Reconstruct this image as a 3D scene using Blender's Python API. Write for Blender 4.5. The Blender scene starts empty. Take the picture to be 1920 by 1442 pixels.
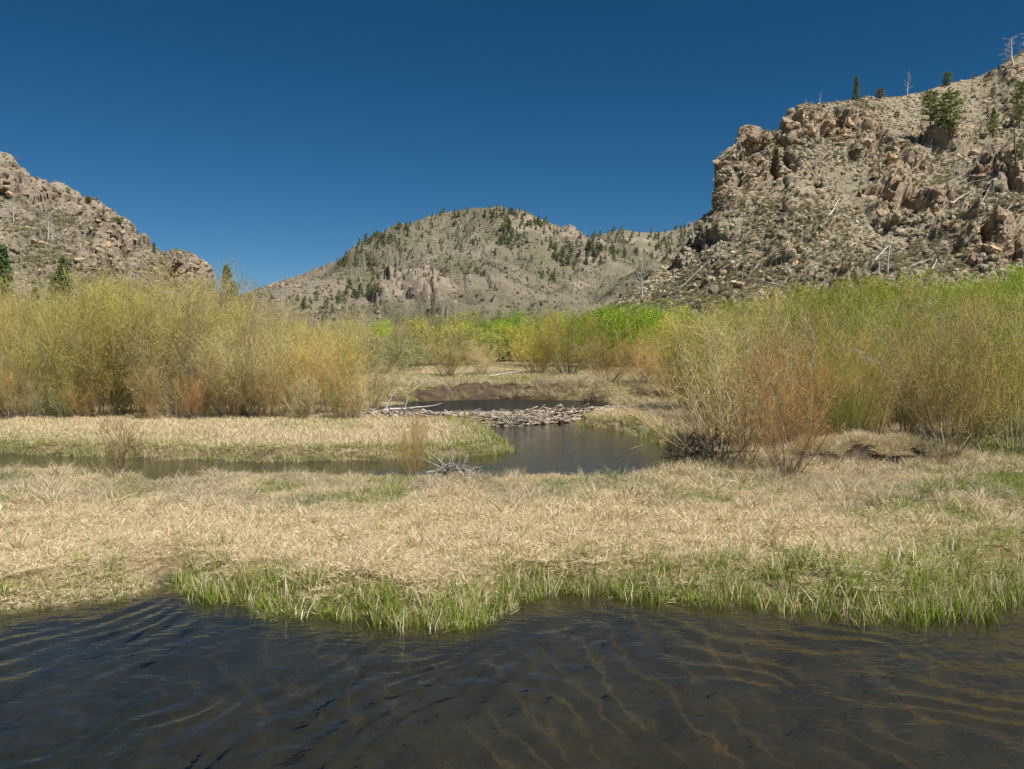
import bpy, math, random
import numpy as np
from mathutils import Vector, Matrix
from mathutils.bvhtree import BVHTree

random.seed(7)
RNG = np.random.default_rng(11)
S = bpy.context.scene
COL = S.collection

# ------------------------------------------------------------------ camera
F = 1598.0                     # focal length in source pixels (1920 wide)
CH = 3.0                       # camera height above the lower water
PITCH = math.atan((721.0 - 640.0) / F)
cam_d = bpy.data.cameras.new('camera')
cam = bpy.data.objects.new('camera', cam_d)
COL.objects.link(cam)
cam_d.sensor_width = 36.0
cam_d.lens = 36.0 * F / 1920.0
cam_d.clip_start = 0.1
cam_d.clip_end = 12000
cam.location = (0, 0, CH)
cam.rotation_euler = (math.radians(90) - PITCH, 0, 0)
S.camera = cam

# ------------------------------------------------------------------ light
SUN_EL, SUN_AZ = 55.0, 134.0    # azimuth clockwise from +Y: from the right, a little behind
wd = bpy.data.worlds.new('World')
S.world = wd
wd.use_nodes = True
nt = wd.node_tree
nt.nodes.clear()
sky = nt.nodes.new('ShaderNodeTexSky')
sky.sky_type = 'NISHITA'
sky.sun_disc = False
sky.sun_elevation = math.radians(SUN_EL)
sky.sun_rotation = math.radians(SUN_AZ)
sky.altitude = 2600
sky.air_density = 0.9
sky.dust_density = 0.15
sky.ozone_density = 3.0
gam = nt.nodes.new('ShaderNodeGamma')
gam.inputs[1].default_value = 1.12
bg = nt.nodes.new('ShaderNodeBackground')
bg.inputs[1].default_value = 0.085
out = nt.nodes.new('ShaderNodeOutputWorld')
nt.links.new(sky.outputs[0], gam.inputs[0])
tin = nt.nodes.new('ShaderNodeMix'); tin.data_type = 'RGBA'; tin.blend_type = 'MULTIPLY'
tin.inputs[0].default_value = 1.0
tin.inputs[7].default_value = (0.27, 0.66, 0.90, 1)      # deep polarised blue
nt.links.new(gam.outputs[0], tin.inputs[6])
sepc = nt.nodes.new('ShaderNodeSeparateColor'); cmb = nt.nodes.new('ShaderNodeCombineColor')
nt.links.new(tin.outputs[2], sepc.inputs[0])
for ch, (kk, pw_) in enumerate(((.84, 1.52), (.53, 1.056), (.44, 1.045))):   # grading of the sky colour
    a_ = nt.nodes.new('ShaderNodeMath'); a_.operation = 'POWER'; a_.inputs[1].default_value = pw_
    b_ = nt.nodes.new('ShaderNodeMath'); b_.operation = 'MULTIPLY'; b_.inputs[1].default_value = kk
    nt.links.new(sepc.outputs[ch], a_.inputs[0]); nt.links.new(a_.outputs[0], b_.inputs[0]); nt.links.new(b_.outputs[0], cmb.inputs[ch])
nt.links.new(cmb.outputs[0], bg.inputs[0])
nt.links.new(bg.outputs[0], out.inputs[0])

sun_d = bpy.data.lights.new('sun', 'SUN')
sun_d.energy = 5.0
sun_d.angle = math.radians(0.53)
sun_d.color = (1.0, 0.95, 0.87)
sun = bpy.data.objects.new('sun', sun_d)
COL.objects.link(sun)
el, az = math.radians(SUN_EL), math.radians(SUN_AZ)
sdir = Vector((math.sin(az) * math.cos(el), math.cos(az) * math.cos(el), math.sin(el)))
sun.rotation_euler = sdir.to_track_quat('Z', 'Y').to_euler()
sun.location = (30, -20, 60)

S.view_settings.view_transform = 'Standard'
S.view_settings.look = 'None'
S.view_settings.exposure = 0.45
S.view_settings.gamma = 1.0
S.view_settings.use_curve_mapping = False
S.cycles.max_bounces = 6
S.cycles.diffuse_bounces = 3
S.cycles.transparent_max_bounces = 8
S.cycles.caustics_reflective = False
S.cycles.caustics_refractive = False

# ------------------------------------------------------------------ helpers
cp, sp_ = math.cos(PITCH), math.sin(PITCH)
def pdir(px, py):
    a = (np.asarray(px, float) - 960) / F
    b = -(np.asarray(py, float) - 721) / F
    return a, cp + b * sp_, -sp_ + b * cp
def P(px, py, D):
    """world point seen at source pixel (px,py), D metres ahead"""
    x, y, z = pdir(px, py)
    return np.stack(np.broadcast_arrays(x / y * D, np.asarray(D, float), CH + z / y * D), -1)
def G(px, py, z=0.0):
    x, y, zz = pdir(px, py)
    t = (z - CH) / zz
    return float(x * t), float(y * t)
def proj(p):
    p = np.asarray(p, float)
    y = p[..., 1]; z = p[..., 2] - CH
    d = y * cp - z * sp_
    u = y * sp_ + z * cp
    return 960 + p[..., 0] / d * F, 721 - u / d * F
def sstep(a, b, x):
    t = np.clip((x - a) / (b - a), 0, 1)
    return t * t * (3 - 2 * t)

def _h(ix, iy, iz, s):
    n = (ix.astype(np.int64) * 73856093) ^ (iy.astype(np.int64) * 19349663) ^ (iz.astype(np.int64) * 83492791) ^ (s * 2654435761 & 0xffffffff)
    n = n & 0xffffffff
    n = ((n ^ (n >> 16)) * 0x45d9f3b) & 0xffffffff
    n = ((n ^ (n >> 16)) * 0x45d9f3b) & 0xffffffff
    n = n ^ (n >> 16)
    return n / 4294967295.0
def vnoise(p, s=0):
    i = np.floor(p).astype(np.int64); f = p - i
    f = f * f * f * (f * (f * 6 - 15) + 10)
    r = 0
    for dx in (0, 1):
        wx = f[..., 0] if dx else 1 - f[..., 0]
        for dy in (0, 1):
            wy = f[..., 1] if dy else 1 - f[..., 1]
            for dz in (0, 1):
                wz = f[..., 2] if dz else 1 - f[..., 2]
                r = r + wx * wy * wz * _h(i[..., 0] + dx, i[..., 1] + dy, i[..., 2] + dz, s)
    return r * 2 - 1
def fbm(p, o=4, s=0, g=0.5):
    a, t, n = 1.0, 0, 0
    for k in range(o):
        t = t + a * vnoise(p * (2.03 ** k) + 17.3 * k, s + k); n += a; a *= g
    return t / n
def p3(x, y, z=0.0):
    return np.stack(np.broadcast_arrays(np.asarray(x, float), np.asarray(y, float), np.asarray(z, float)), -1)
def blocky(p, size, s):
    """faceted, stepped displacement like jointed rock, about -1..1"""
    q = p / size
    i = np.floor(q).astype(np.int64); f = q - i
    b1 = np.full(q.shape[:-1], 9.0); b2 = b1.copy(); val = np.zeros_like(b1)
    for dx in (-1, 0, 1):
        for dy in (-1, 0, 1):
            for dz in (-1, 0, 1):
                jx, jy, jz = i[..., 0] + dx, i[..., 1] + dy, i[..., 2] + dz
                ox, oy, oz = _h(jx, jy, jz, s), _h(jx, jy, jz, s + 1), _h(jx, jy, jz, s + 2)
                vx, vy, vz = dx + ox - f[..., 0], dy + oy - f[..., 1], dz + oz - f[..., 2]
                d = np.sqrt(vx * vx + vy * vy + vz * vz)
                gx, gy, gz = _h(jx, jy, jz, s + 3) - .5, _h(jx, jy, jz, s + 4) - .5, _h(jx, jy, jz, s + 5) - .5
                v = (_h(jx, jy, jz, s + 6) - .5) * 1.3 + (gx * vx + gy * vy + gz * vz) * 1.6
                m = d < b1
                b2 = np.where(m, b1, np.minimum(b2, d))
                val = np.where(m, v, val)
                b1 = np.where(m, d, b1)
    return val - 0.5 * (1 - sstep(0.0, 0.12, b2 - b1))

def tag(o, label=None, cat=None, group=None, kind=None):
    if label: o['label'] = label
    if cat: o['category'] = cat
    if group: o['group'] = group
    if kind: o['kind'] = kind
    return o
def mesh(name, V, Fc, mats=None, smooth=False, midx=None):
    V = np.asarray(V, np.float32).reshape(-1, 3)
    me = bpy.data.meshes.new(name)
    Fc = np.asarray(Fc, np.int32)
    k = Fc.shape[1]
    me.vertices.add(len(V)); me.vertices.foreach_set('co', V.ravel())
    me.loops.add(Fc.size); me.loops.foreach_set('vertex_index', Fc.ravel())
    me.polygons.add(len(Fc))
    me.polygons.foreach_set('loop_start', np.arange(0, Fc.size, k, dtype=np.int32))
    if smooth: me.polygons.foreach_set('use_smooth', np.ones(len(Fc), bool))
    if midx is not None: me.polygons.foreach_set('material_index', np.asarray(midx, np.int32))
    me.update(calc_edges=True)
    for m in (mats or []): me.materials.append(m)
    return me
def addattr(me, name, vals, typ='FLOAT'):
    a = me.attributes.new(name, typ, 'POINT')
    a.data.foreach_set('value' if typ in ('FLOAT', 'INT') else 'vector', np.asarray(vals, np.int32 if typ == 'INT' else np.float32).ravel())
def ob(name, me, parent=None, loc=None, rot=None, scale=None, color=None):
    o = bpy.data.objects.new(name, me)
    COL.objects.link(o)
    if parent is not None: o.parent = parent
    if loc is not None: o.location = [float(c) for c in loc]
    if rot is not None: o.rotation_euler = rot
    if scale is not None: o.scale = scale if hasattr(scale, '__len__') else (scale,) * 3
    if color is not None: o.color = tuple(color) + (1.0,) if len(color) == 3 else color
    return o
def thing(name, label, cat, loc=(0, 0, 0), group=None, rz=0.0, scale=1.0):
    o = ob(name, None, loc=loc, rot=(0, 0, rz), scale=scale)
    o.empty_display_size = 0.3
    return tag(o, label, cat, group)

def gridfaces(nu, nv):
    a = np.arange(nu * nv).reshape(nu, nv)
    return np.stack([a[:-1, :-1], a[1:, :-1], a[1:, 1:], a[:-1, 1:]], -1).reshape(-1, 4)
def tubes(Pt, R, sides=3):
    """Pt (N,K,3), R (N,K) -> verts, quads"""
    N, K, _ = Pt.shape
    T = np.gradient(Pt, axis=1)
    T /= np.linalg.norm(T, axis=-1, keepdims=True) + 1e-9
    ref = np.where(np.abs(T[..., 2:3]) > .9, np.array([1., 0, 0]), np.array([0, 0, 1.]))
    A = np.cross(T, ref); A /= np.linalg.norm(A, axis=-1, keepdims=True) + 1e-9
    B = np.cross(T, A)
    an = np.arange(sides) / sides * 2 * math.pi
    V = Pt[:, :, None] + R[:, :, None, None] * (A[:, :, None] * np.cos(an)[:, None] + B[:, :, None] * np.sin(an)[:, None])
    idx = np.arange(N * K * sides).reshape(N, K, sides)
    nx = np.roll(idx, -1, axis=2)
    Fq = np.stack([idx[:, :-1], nx[:, :-1], nx[:, 1:], idx[:, 1:]], -1).reshape(-1, 4)
    return V.reshape(-1, 3), Fq
def ribbons(Pt, W, rng, flat=None):
    """strips of quads, random facing; Pt (N,K,3), W (N,K)"""
    N, K, _ = Pt.shape
    T = Pt[:, -1] - Pt[:, 0]
    r = rng.normal(size=(N, 3)) if flat is None else flat
    A = np.cross(T, r); A /= np.linalg.norm(A, axis=-1, keepdims=True) + 1e-9
    V = np.stack([Pt - A[:, None] * W[..., None] / 2, Pt + A[:, None] * W[..., None] / 2], 2)
    idx = np.arange(N * K * 2).reshape(N, K, 2)
    Fq = np.stack([idx[:, :-1, 0], idx[:, :-1, 1], idx[:, 1:, 1], idx[:, 1:, 0]], -1).reshape(-1, 4)
    return V.reshape(-1, 3), Fq

# ------------------------------------------------------------------ materials
class NT:
    def __init__(s, name):
        s.m = bpy.data.materials.new(name); s.m.use_nodes = True
        s.t = s.m.node_tree; s.t.nodes.clear()
    def n(s, typ, **kw):
        nd = s.t.nodes.new(typ)
        for k, v in kw.items():
            if k.startswith('i_'):
                key = k[2:]
                key = int(key) if key.isdigit() else key
                if hasattr(v, 'is_linked') or hasattr(v, 'links'): s.t.links.new(v, nd.inputs[key])
                else: nd.inputs[key].default_value = v
            else: setattr(nd, k, v)
        return nd
    def noise(s, scale, detail=4, rough=.55, vec=None, dist=0.0):
        nd = s.n('ShaderNodeTexNoise'); nd.inputs['Scale'].default_value = scale
        nd.inputs['Detail'].default_value = detail; nd.inputs['Roughness'].default_value = rough
        nd.inputs['Distortion'].default_value = dist
        if vec is not None: s.t.links.new(vec, nd.inputs['Vector'])
        return nd.outputs['Fac']
    def ramp(s, fac, stops, mode='LINEAR'):
        nd = s.n('ShaderNodeValToRGB'); cr = nd.color_ramp; cr.interpolation = mode
        while len(cr.elements) < len(stops): cr.elements.new(0.5)
        for e, (p, c) in zip(cr.elements, stops):
            e.position = p
            e.color = (c, c, c, 1) if not hasattr(c, '__len__') else tuple(c) + (1,)
        s.t.links.new(fac, nd.inputs[0]); return nd.outputs[0]
    def mix(s, fac, a, b, mode='MIX'):
        nd = s.n('ShaderNodeMix', data_type='RGBA', blend_type=mode)
        for v, k in ((fac, 0), (a, 6), (b, 7)):
            if hasattr(v, 'links'): s.t.links.new(v, nd.inputs[k])
            elif k == 0: nd.inputs[0].default_value = v
            else: nd.inputs[k].default_value = tuple(v) + (1,) if len(v) == 3 else v
        return nd.outputs[2]
    def math(s, op, a, b=0.0, clamp=False):
        nd = s.n('ShaderNodeMath', operation=op, use_clamp=clamp)
        for v, k in ((a, 0), (b, 1)):
            if hasattr(v, 'links'): s.t.links.new(v, nd.inputs[k])
            else: nd.inputs[k].default_value = v
        return nd.outputs[0]
    def attr(s, name, typ='GEOMETRY'):
        return s.n('ShaderNodeAttribute', attribute_name=name, attribute_type=typ)
    def obco(s):
        return s.n('ShaderNodeNewGeometry').outputs['Position']
    def bump(s, h, strength=.5, dist=.05):
        nd = s.n('ShaderNodeBump'); nd.inputs['Strength'].default_value = strength
        nd.inputs['Distance'].default_value = dist
        s.t.links.new(h, nd.inputs['Height']); return nd.outputs[0]
    def finish(s, color, rough=.85, spec=.2, normal=None, transl=0.0, tcol=None):
        b = s.n('ShaderNodeBsdfPrincipled')
        if hasattr(color, 'links'): s.t.links.new(color, b.inputs['Base Color'])
        else: b.inputs['Base Color'].default_value = tuple(color) + (1,)
        b.inputs['Roughness'].default_value = rough
        b.inputs['Specular IOR Level'].default_value = spec
        if normal is not None: s.t.links.new(normal, b.inputs['Normal'])
        o = s.n('ShaderNodeOutputMaterial'); sh = b.outputs[0]
        if transl:
            tr = s.n('ShaderNodeBsdfTranslucent')
            c = color if tcol is None else tcol
            if hasattr(c, 'links'): s.t.links.new(c, tr.inputs[0])
            else: tr.inputs[0].default_value = tuple(c) + (1,)
            mx = s.n('ShaderNodeMixShader'); mx.inputs[0].default_value = transl
            s.t.links.new(sh, mx.inputs[1]); s.t.links.new(tr.outputs[0], mx.inputs[2]); sh = mx.outputs[0]
        s.t.links.new(sh, o.inputs[0])
        return s.m

def mat_rockhill(name, soil1, soil2, grass, rock1, rock2, rock3, sc=1.0, veg=.5):
    m = NT(name); pos = m.obco()
    rk = m.attr('rock').outputs['Fac']
    n1 = m.noise(.05 * sc, 5, .6, pos); n2 = m.noise(.6 * sc, 6, .65, pos); n3 = m.noise(3.0 * sc, 4, .7, pos)
    soil = m.mix(m.ramp(n2, [(.35, 0), (.65, 1)]), soil1, soil2)
    soil = m.mix(m.math('MULTIPLY', m.ramp(n1, [(.42, 0), (.62, 1)]), veg), soil, grass)
    soil = m.mix(m.ramp(n3, [(.35, .35), (.5, 0), (.68, 0), (.74, .6)]), soil, rock2)
    strat = m.n('ShaderNodeMapping'); strat.inputs['Scale'].default_value = (.25 * sc, .25 * sc, .7 * sc)
    strat.inputs['Rotation'].default_value = (.5, .3, 0)
    m.t.links.new(pos, strat.inputs[0])
    nr = m.noise(1.0, 6, .7, strat.outputs[0], .6)
    rock = m.ramp(nr, [(.30, rock1), (.45, rock2), (.58, rock3), (.72, rock2)])
    lich = m.noise(.35 * sc, 5, .7, pos)
    rock = m.mix(m.ramp(lich, [(.52, 0), (.62, .5)]), rock, (.25, .255, .17))
    c = m.mix(m.ramp(m.math('ADD', rk, m.math('MULTIPLY', m.math('SUBTRACT', m.noise(.45 * sc, 5, .7, pos), .5), 1.1)), [(.3, 0), (.5, 1)]), soil, rock)
    c = m.mix(m.ramp(m.noise(1.3 * sc, 6, .75, pos), [(.32, .75), (.43, 0)]), c, (.11, .09, .065))
    c = m.mix(m.ramp(m.noise(.22 * sc, 5, .7, pos), [(.54, 0), (.66, .5)]), c, (.30, .255, .22))
    nb = m.math('ADD', m.noise(2.0 * sc, 8, .75, pos), m.math('MULTIPLY', n2, .8))
    return m.finish(c, .92, .1, m.bump(nb, .9, .5 / sc))

M = {}
M['hill'] = mat_rockhill('rocky_slope', (0.277, 0.233, 0.168), (0.407, 0.342, 0.245), (0.242, 0.218, 0.117), (0.147, 0.123, 0.095), (0.363, 0.290, 0.213), (0.516, 0.370, 0.241))
M['mountain'] = mat_rockhill('far_slope', (0.214, 0.184, 0.135), (0.289, 0.247, 0.183), (0.145, 0.141, 0.084), (0.190, 0.160, 0.129), (0.346, 0.281, 0.217), (0.411, 0.328, 0.252), sc=.22, veg=1.0)
M['hill_left'] = mat_rockhill('grey_slope', (0.214, 0.184, 0.139), (0.289, 0.247, 0.191), (0.157, 0.153, 0.089), (0.157, 0.130, 0.104), (0.288, 0.235, 0.186), (0.378, 0.303, 0.235))

def mat_simple(name, stops, scale, rough=.85, bump=.4, bdist=.02, obj=True, spec=.15, tint=False):
    m = NT(name)
    v = m.n('ShaderNodeTexCoord').outputs['Object'] if obj else m.obco()
    n = m.noise(scale, 5, .65, v)
    c = m.ramp(n, stops)
    if tint:
        r = m.n('ShaderNodeObjectInfo').outputs['Random']
        c = m.mix(1.0, c, m.ramp(r, [(0, (.5, .49, .50)), (.5, (.9, .85, .80)), (1, (1.3, 1.15, 1.0))]), 'MULTIPLY')
    return m.finish(c, rough, spec, m.bump(m.noise(scale * 3, 5, .7, v), bump, bdist))
M['rock'] = mat_simple('granite', [(.3, (0.126, 0.107, 0.081)), (.42, (0.286, 0.240, 0.180)), (.52, (0.458, 0.344, 0.238)), (.62, (0.387, 0.334, 0.259)), (.75, (0.229, 0.222, 0.169))], 1.4, .9, .8, .15, tint=True)
M['deadwood'] = mat_simple('weathered_wood', [(.3, (.38, .355, .33)), (.6, (.56, .53, .49)), (.8, (.70, .67, .62))], 3.0, .8, .4, .01)
M['stick'] = mat_simple('bleached_stick', [(.3, (.24, .21, .175)), (.5, (.46, .42, .37)), (.75, (.64, .59, .52))], 2.5, .8, .4, .01, tint=True)
M['driftwood'] = mat_simple('grey_driftwood', [(.3, (.16, .14, .13)), (.55, (.33, .30, .28)), (.8, (.50, .46, .43))], 4, .8, .4, .01)
M['darkwood'] = mat_simple('charred_wood', [(.3, (.06, .05, .045)), (.7, (.20, .17, .14))], 2.0, .9, .4, .02, tint=True)
M['bark'] = mat_simple('pine_bark', [(.3, (.08, .06, .045)), (.7, (.19, .14, .10))], 3.0, .95, .5, .02)

def mat_tinted(name, lo, hi, rough=.7, transl=0.0, spec=.15, nscale=2.0):
    """plant colour: object colour times a per-blade/leaf variation"""
    m = NT(name)
    oi = m.n('ShaderNodeObjectInfo')
    n = m.noise(nscale, 3, .6, m.obco())
    a = m.attr('vary').outputs['Fac']
    k = m.ramp(m.math('ADD', m.math('MULTIPLY', n, .5), m.math('MULTIPLY', a, .5)), [(.15, lo), (.85, hi)])
    c = m.mix(1.0, oi.outputs['Color'], k, 'MULTIPLY')
    return m.finish(c, rough, spec, None, transl)
M['stem'] = mat_tinted('willow_stem', (.6, .6, .6), (1.3, 1.3, 1.3))
M['twig'] = mat_tinted('willow_twig', (.62, .58, .5), (1.35, 1.35, 1.3), .6, .06)
M['leaf'] = mat_tinted('willow_leaf', (.7, .65, .5), (1.35, 1.3, 1.1), .5, .3, .25)
M['needle'] = mat_tinted('pine_needles', (.55, .6, .6), (1.4, 1.35, 1.2), .6, .1, .2, 1.0)

def mat_blades(name, dry, green):
    """dry / green blade colours mixed by the clump's own tint, varied per blade"""
    m = NT(name)
    v = m.attr('vary').outputs['Fac']
    t = m.attr('tint', 'INSTANCER').outputs['Fac']
    b = m.attr('shade', 'INSTANCER').outputs['Fac']
    cd = m.ramp(v, dry); cg = m.ramp(v, green)
    f = m.math('GREATER_THAN', t, v)
    sel = m.math('ADD', m.math('MULTIPLY', f, .85), m.math('MULTIPLY', t, .15))
    v2 = m.attr('vary2').outputs['Fac']
    f2 = m.math('GREATER_THAN', t, v2)
    c = m.mix(f2, cd, cg)
    grey = m.mix(b, c, (.36, .31, .24))
    return m.finish(grey, .55, .22, None, .20)
DRY = [(0, (.37, .27, .145)), (.3, (.62, .49, .29)), (.7, (.80, .67, .43)), (1, (.92, .82, .60))]
GRN = [(0, (.09, .14, .015)), (.5, (.19, .275, .025)), (1, (.38, .42, .06))]
M['grass'] = mat_blades('grass_blades', DRY, GRN)

# --------------------------------------------------------------- water layout
W1 = [G(*q) for q in [(-500, 1165), (0, 1142), (110, 1132), (200, 1122), (290, 1100), (335, 1090), (385, 1118), (480, 1122), (515, 1150), (640, 1152),
      (760, 1172), (885, 1170), (930, 1140), (1000, 1112), (1150, 1112), (1300, 1128), (1370, 1125), (1450, 1128), (1600, 1150), (1760, 1150), (1860, 1115), (1925, 1085), (2100, 1060), (2500, 1050)]] + [(26, -12), (-26, -12)]
W2 = [G(*q) for q in [(-500, 876, .3), (0, 878, .3), (150, 876, .3), (265, 884, .3), (300, 897, .3), (345, 890, .3), (420, 884, .3), (600, 884, .3), (740, 884, .3), (880, 894, .3), (1000, 888, .3), (1150, 884, .3), (1262, 874, .3),
      (1285, 862, 0), (1262, 848, 0), (1243, 832, 0), (1180, 810, 0), (1085, 797, 0), (1070, 788, 0), (960, 797, 0), (868, 806, 0), (895, 818, 0), (945, 832, 0), (957, 848, 0), (860, 860, 0), (720, 864, 0), (500, 866, 0), (250, 858, 0), (0, 850, 0), (-500, 846, 0)]]
UW = 0.34
W3 = [G(*q) for q in [(690, 776, UW), (760, 774, UW), (900, 774, UW), (1080, 769, UW), (1172, 764, UW), (1150, 756, UW), (1120, 751, UW), (1040, 750, UW), (960, 747, UW), (885, 750, UW), (760, 755, UW), (700, 766, UW)]]
DAM = [(675, 31.6, .38), (720, 31.2, .40), (770, 30.6, .43), (870, 30.2, .43), (960, 30.9, .40), (1080, 32.3, .40), (1180, 33.2, .43)]
DAMP = np.array([[(q[0] - 960) / F * q[1], q[1], q[2]] for q in DAM])

def sdist(x, y, poly):
    x = np.asarray(x, float); y = np.asarray(y, float)
    pl = np.array(poly); n = len(pl)
    best = np.full(x.shape, 1e9); ins = np.zeros(x.shape, bool)
    for i in range(n):
        a, b = pl[i], pl[(i + 1) % n]
        ex, ey = b - a
        t = np.clip(((x - a[0]) * ex + (y - a[1]) * ey) / (ex * ex + ey * ey + 1e-12), 0, 1)
        d = np.hypot(x - a[0] - t * ex, y - a[1] - t * ey)
        best = np.minimum(best, d)
        c = (a[1] > y) != (b[1] > y)
        with np.errstate(divide='ignore', invalid='ignore'):
            ins ^= c & (x < (b[0] - a[0]) * (y - a[1]) / (b[1] - a[1] + 1e-12) + a[0])
    return np.where(ins, -best, best)
def ldist(x, y, L):
    best = np.full(np.shape(x), 1e9); zz = np.zeros(np.shape(x)); tt = np.zeros(np.shape(x))
    for i in range(len(L) - 1):
        a, b = L[i], L[i + 1]
        e = b - a
        t = np.clip(((x - a[0]) * e[0] + (y - a[1]) * e[1]) / (e[0] ** 2 + e[1] ** 2), 0, 1)
        d = np.hypot(x - a[0] - t * e[0], y - a[1] - t * e[1])
        m = d < best
        best = np.where(m, d, best); zz = np.where(m, a[2] + t * e[2], zz)
    return best, zz

MOUND = [(1560, 868, .36, .9, .40), (1660, 868, .34, .8, .40), (1300, 872, .15, .6, .5), (1740, 868, .2, .8, .5)]
def land(x, y):
    r = np.hypot(x, y)
    z = .30 + .07 * fbm(p3(x / 1.6, y / 1.6), 3, 5) + .05 * fbm(p3(x / .45, y / .45), 2, 6)
    z = z + .68 * sstep(36.3, 39.8, y) + .012 * np.clip(y - 42, 0, 60) + .02 * np.clip(y - 100, 0, 200)
    z = z + .035 * np.clip(x - 6 - .12 * y, 0, 60) * sstep(16, 26, y)
    z = z + .30 * fbm(p3(x / 14, y / 14), 2, 9) * sstep(45, 90, y)
    for mx, my, h, rx, ry in MOUND:
        cx, cy = G(mx, my, .3)
        fc = cy - .36 + .10 * np.sin(x * 5 + mx) + .05 * np.sin(x * 13)
        z = z + h * np.exp(-((x - cx) / rx) ** 4 - ((y - cy) / (ry * 1.5)) ** 2) * sstep(fc - .07, fc + .07, y)
    return z
def ground(x, y, full=False):
    x = np.asarray(x, float); y = np.asarray(y, float)
    wob = .10 * fbm(p3(x / .5, y / .5), 3, 21)
    d1 = sdist(x, y, W1) + wob; d2 = sdist(x, y, W2) + wob; d3 = sdist(x, y, W3) + wob * 1.5
    L = land(x, y)
    z = L
    for d, wl, w, dep, dw in ((d1, 0, .75, .75, 2.6), (d2, 0, .45, .5, 1.6), (d3, UW, .7, .35, 1.5)):
        t = sstep(-.02, 1, np.clip(d, 0, None) / w)
        z = np.where(d > 0, np.minimum(z, (wl - .03) + (np.maximum(z, wl + .08) - wl + .03) * t), z)
        z = np.where(d <= 0, wl - .03 - dep * sstep(0, dw, -d), z)
    dd, dz = ldist(x, y, DAMP)
    z = np.maximum(z, dz - .14 - (dd / .62) ** 2 * .36) if True else z
    far = (d3 < .9) & (y > 37.2)
    if full: return z, d1, d2, d3, dd
    return z

# ------------------------------------------------------------------ ground
def axis(parts):
    a = [parts[0][0]]
    for lo, hi, st in parts:
        n = max(1, int(round((hi - lo) / st)))
        a += list(np.linspace(lo, hi, n + 1)[1:])
    return np.array(a)
xs = axis([(-4000, -400, 600), (-400, -60, 20), (-60, -22, .9), (-22, -12, .25), (-12, 12, .13), (12, 22, .25), (22, 60, .9), (60, 400, 20), (400, 4000, 600)])
ys = axis([(-60, -8, 6), (-8, 4, .8), (4, 20, .13), (20, 34, .17), (34, 44, .16), (44, 70, .5), (70, 200, 3), (200, 600, 30), (600, 6000, 600)])
X, Y = np.meshgrid(xs, ys, indexing='ij')
Z, d1, d2, d3, dd = ground(X, Y, True)
Z = np.where(Y > 300, np.minimum(Z, 6), Z)
# mask of caustic-like bands on the near pond bed, stored without relief
wx = X + .6 * fbm(p3(X / 1.5, Y / 1.5), 2, 31); wy = Y + .6 * fbm(p3(X / 1.5, Y / 1.5), 2, 32)
mud = ((d3 < 1.0) & (d3 > -.3) & (Y > 37.0)) * sstep(-6.4, -5.4, X) * (1 - sstep(.8, 2.0, X + .8 * fbm(p3(X, Y), 2, 3))) * sstep(-.25, .05, fbm(p3(X / .9, Y / .4), 3, 4) + .25)
for mx, my, h_, rx_, ry_ in MOUND[:2]:
    cx, cy = G(mx, my, .3); fc = cy - .36 + .10 * np.sin(X * 5 + mx) + .05 * np.sin(X * 13)
    mud = np.maximum(mud, (np.abs(X - cx) < rx_) * (1 - sstep(.10, .2, np.abs(Y - fc))))
mudm = ((d3 < 1.1) & (d3 > -.2) & (Y > 37.0)) * sstep(-6.6, -5.4, X) * (1 - sstep(1, 2, X))
Z = Z + mudm * (.22 * fbm(p3(X / .7, Y / .35), 3, 61) + .06 * fbm(p3(X / .2, Y / .2), 2, 62))
caustic_mask = (1 - np.abs(np.sin((wx * .87 + wy * .5) * 5.2))) ** 1.6 * sstep(-.45, .3, fbm(p3(X / .9, Y / .9), 3, 35)) * (.35 + .65 * sstep(-3, 1.5, X))
inb = sstep(.3, 1.6, -d1)
Z = Z + .0 * caustic_mask * inb
g_me = mesh('ground', np.stack([X, Y, Z], -1), gridfaces(len(xs), len(ys)), smooth=True)
wet = np.maximum.reduce([1 - sstep(.05, .35, d1), 1 - sstep(-.02, .2, d2), 1 - sstep(-.02, .25, d3)])
addattr(g_me, 'wet', wet); addattr(g_me, 'mud', np.clip(mud, 0, 1))
addattr(g_me, 'deep', sstep(.2, 2.2, -d1)); addattr(g_me, 'caustic_mask', caustic_mask * inb)
m = NT('meadow_soil'); pos = m.obco()
n1 = m.noise(.5, 5, .6, pos); n2 = m.noise(9, 5, .7, pos)
c = m.ramp(n2, [(.3, (.09, .065, .035)), (.5, (.20, .15, .08)), (.7, (.36, .27, .155))])
c = m.mix(m.ramp(n1, [(.45, 0), (.6, .5)]), c, (.13, .15, .05))
c = m.mix(m.attr('mud').outputs['Fac'], c, m.ramp(m.noise(4, 6, .75, pos), [(.35, (.035, .025, .018)), (.6, (.11, .078, .052)), (.75, (.20, .15, .10))]))
bed = m.ramp(m.noise(3, 6, .7, pos), [(.3, (.024, .027, .025)), (.7, (.050, .050, .038))])
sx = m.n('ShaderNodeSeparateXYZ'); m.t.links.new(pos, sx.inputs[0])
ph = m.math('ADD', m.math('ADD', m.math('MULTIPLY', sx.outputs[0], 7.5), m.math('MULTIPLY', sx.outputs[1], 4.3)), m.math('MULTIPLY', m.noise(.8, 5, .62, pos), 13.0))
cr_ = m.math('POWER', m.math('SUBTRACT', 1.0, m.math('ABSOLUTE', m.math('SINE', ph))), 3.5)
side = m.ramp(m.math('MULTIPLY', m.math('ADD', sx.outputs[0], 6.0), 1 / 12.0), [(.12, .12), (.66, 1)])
caustic = m.math('MULTIPLY', m.math('MULTIPLY', m.ramp(cr_, [(.02, 0), (.8, 1)]), m.ramp(m.noise(1.3, 3, .6, pos), [(.38, 0), (.62, .8)])), side)  # sunlit ripple lines on the bed, painted as bright brown bands
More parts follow.
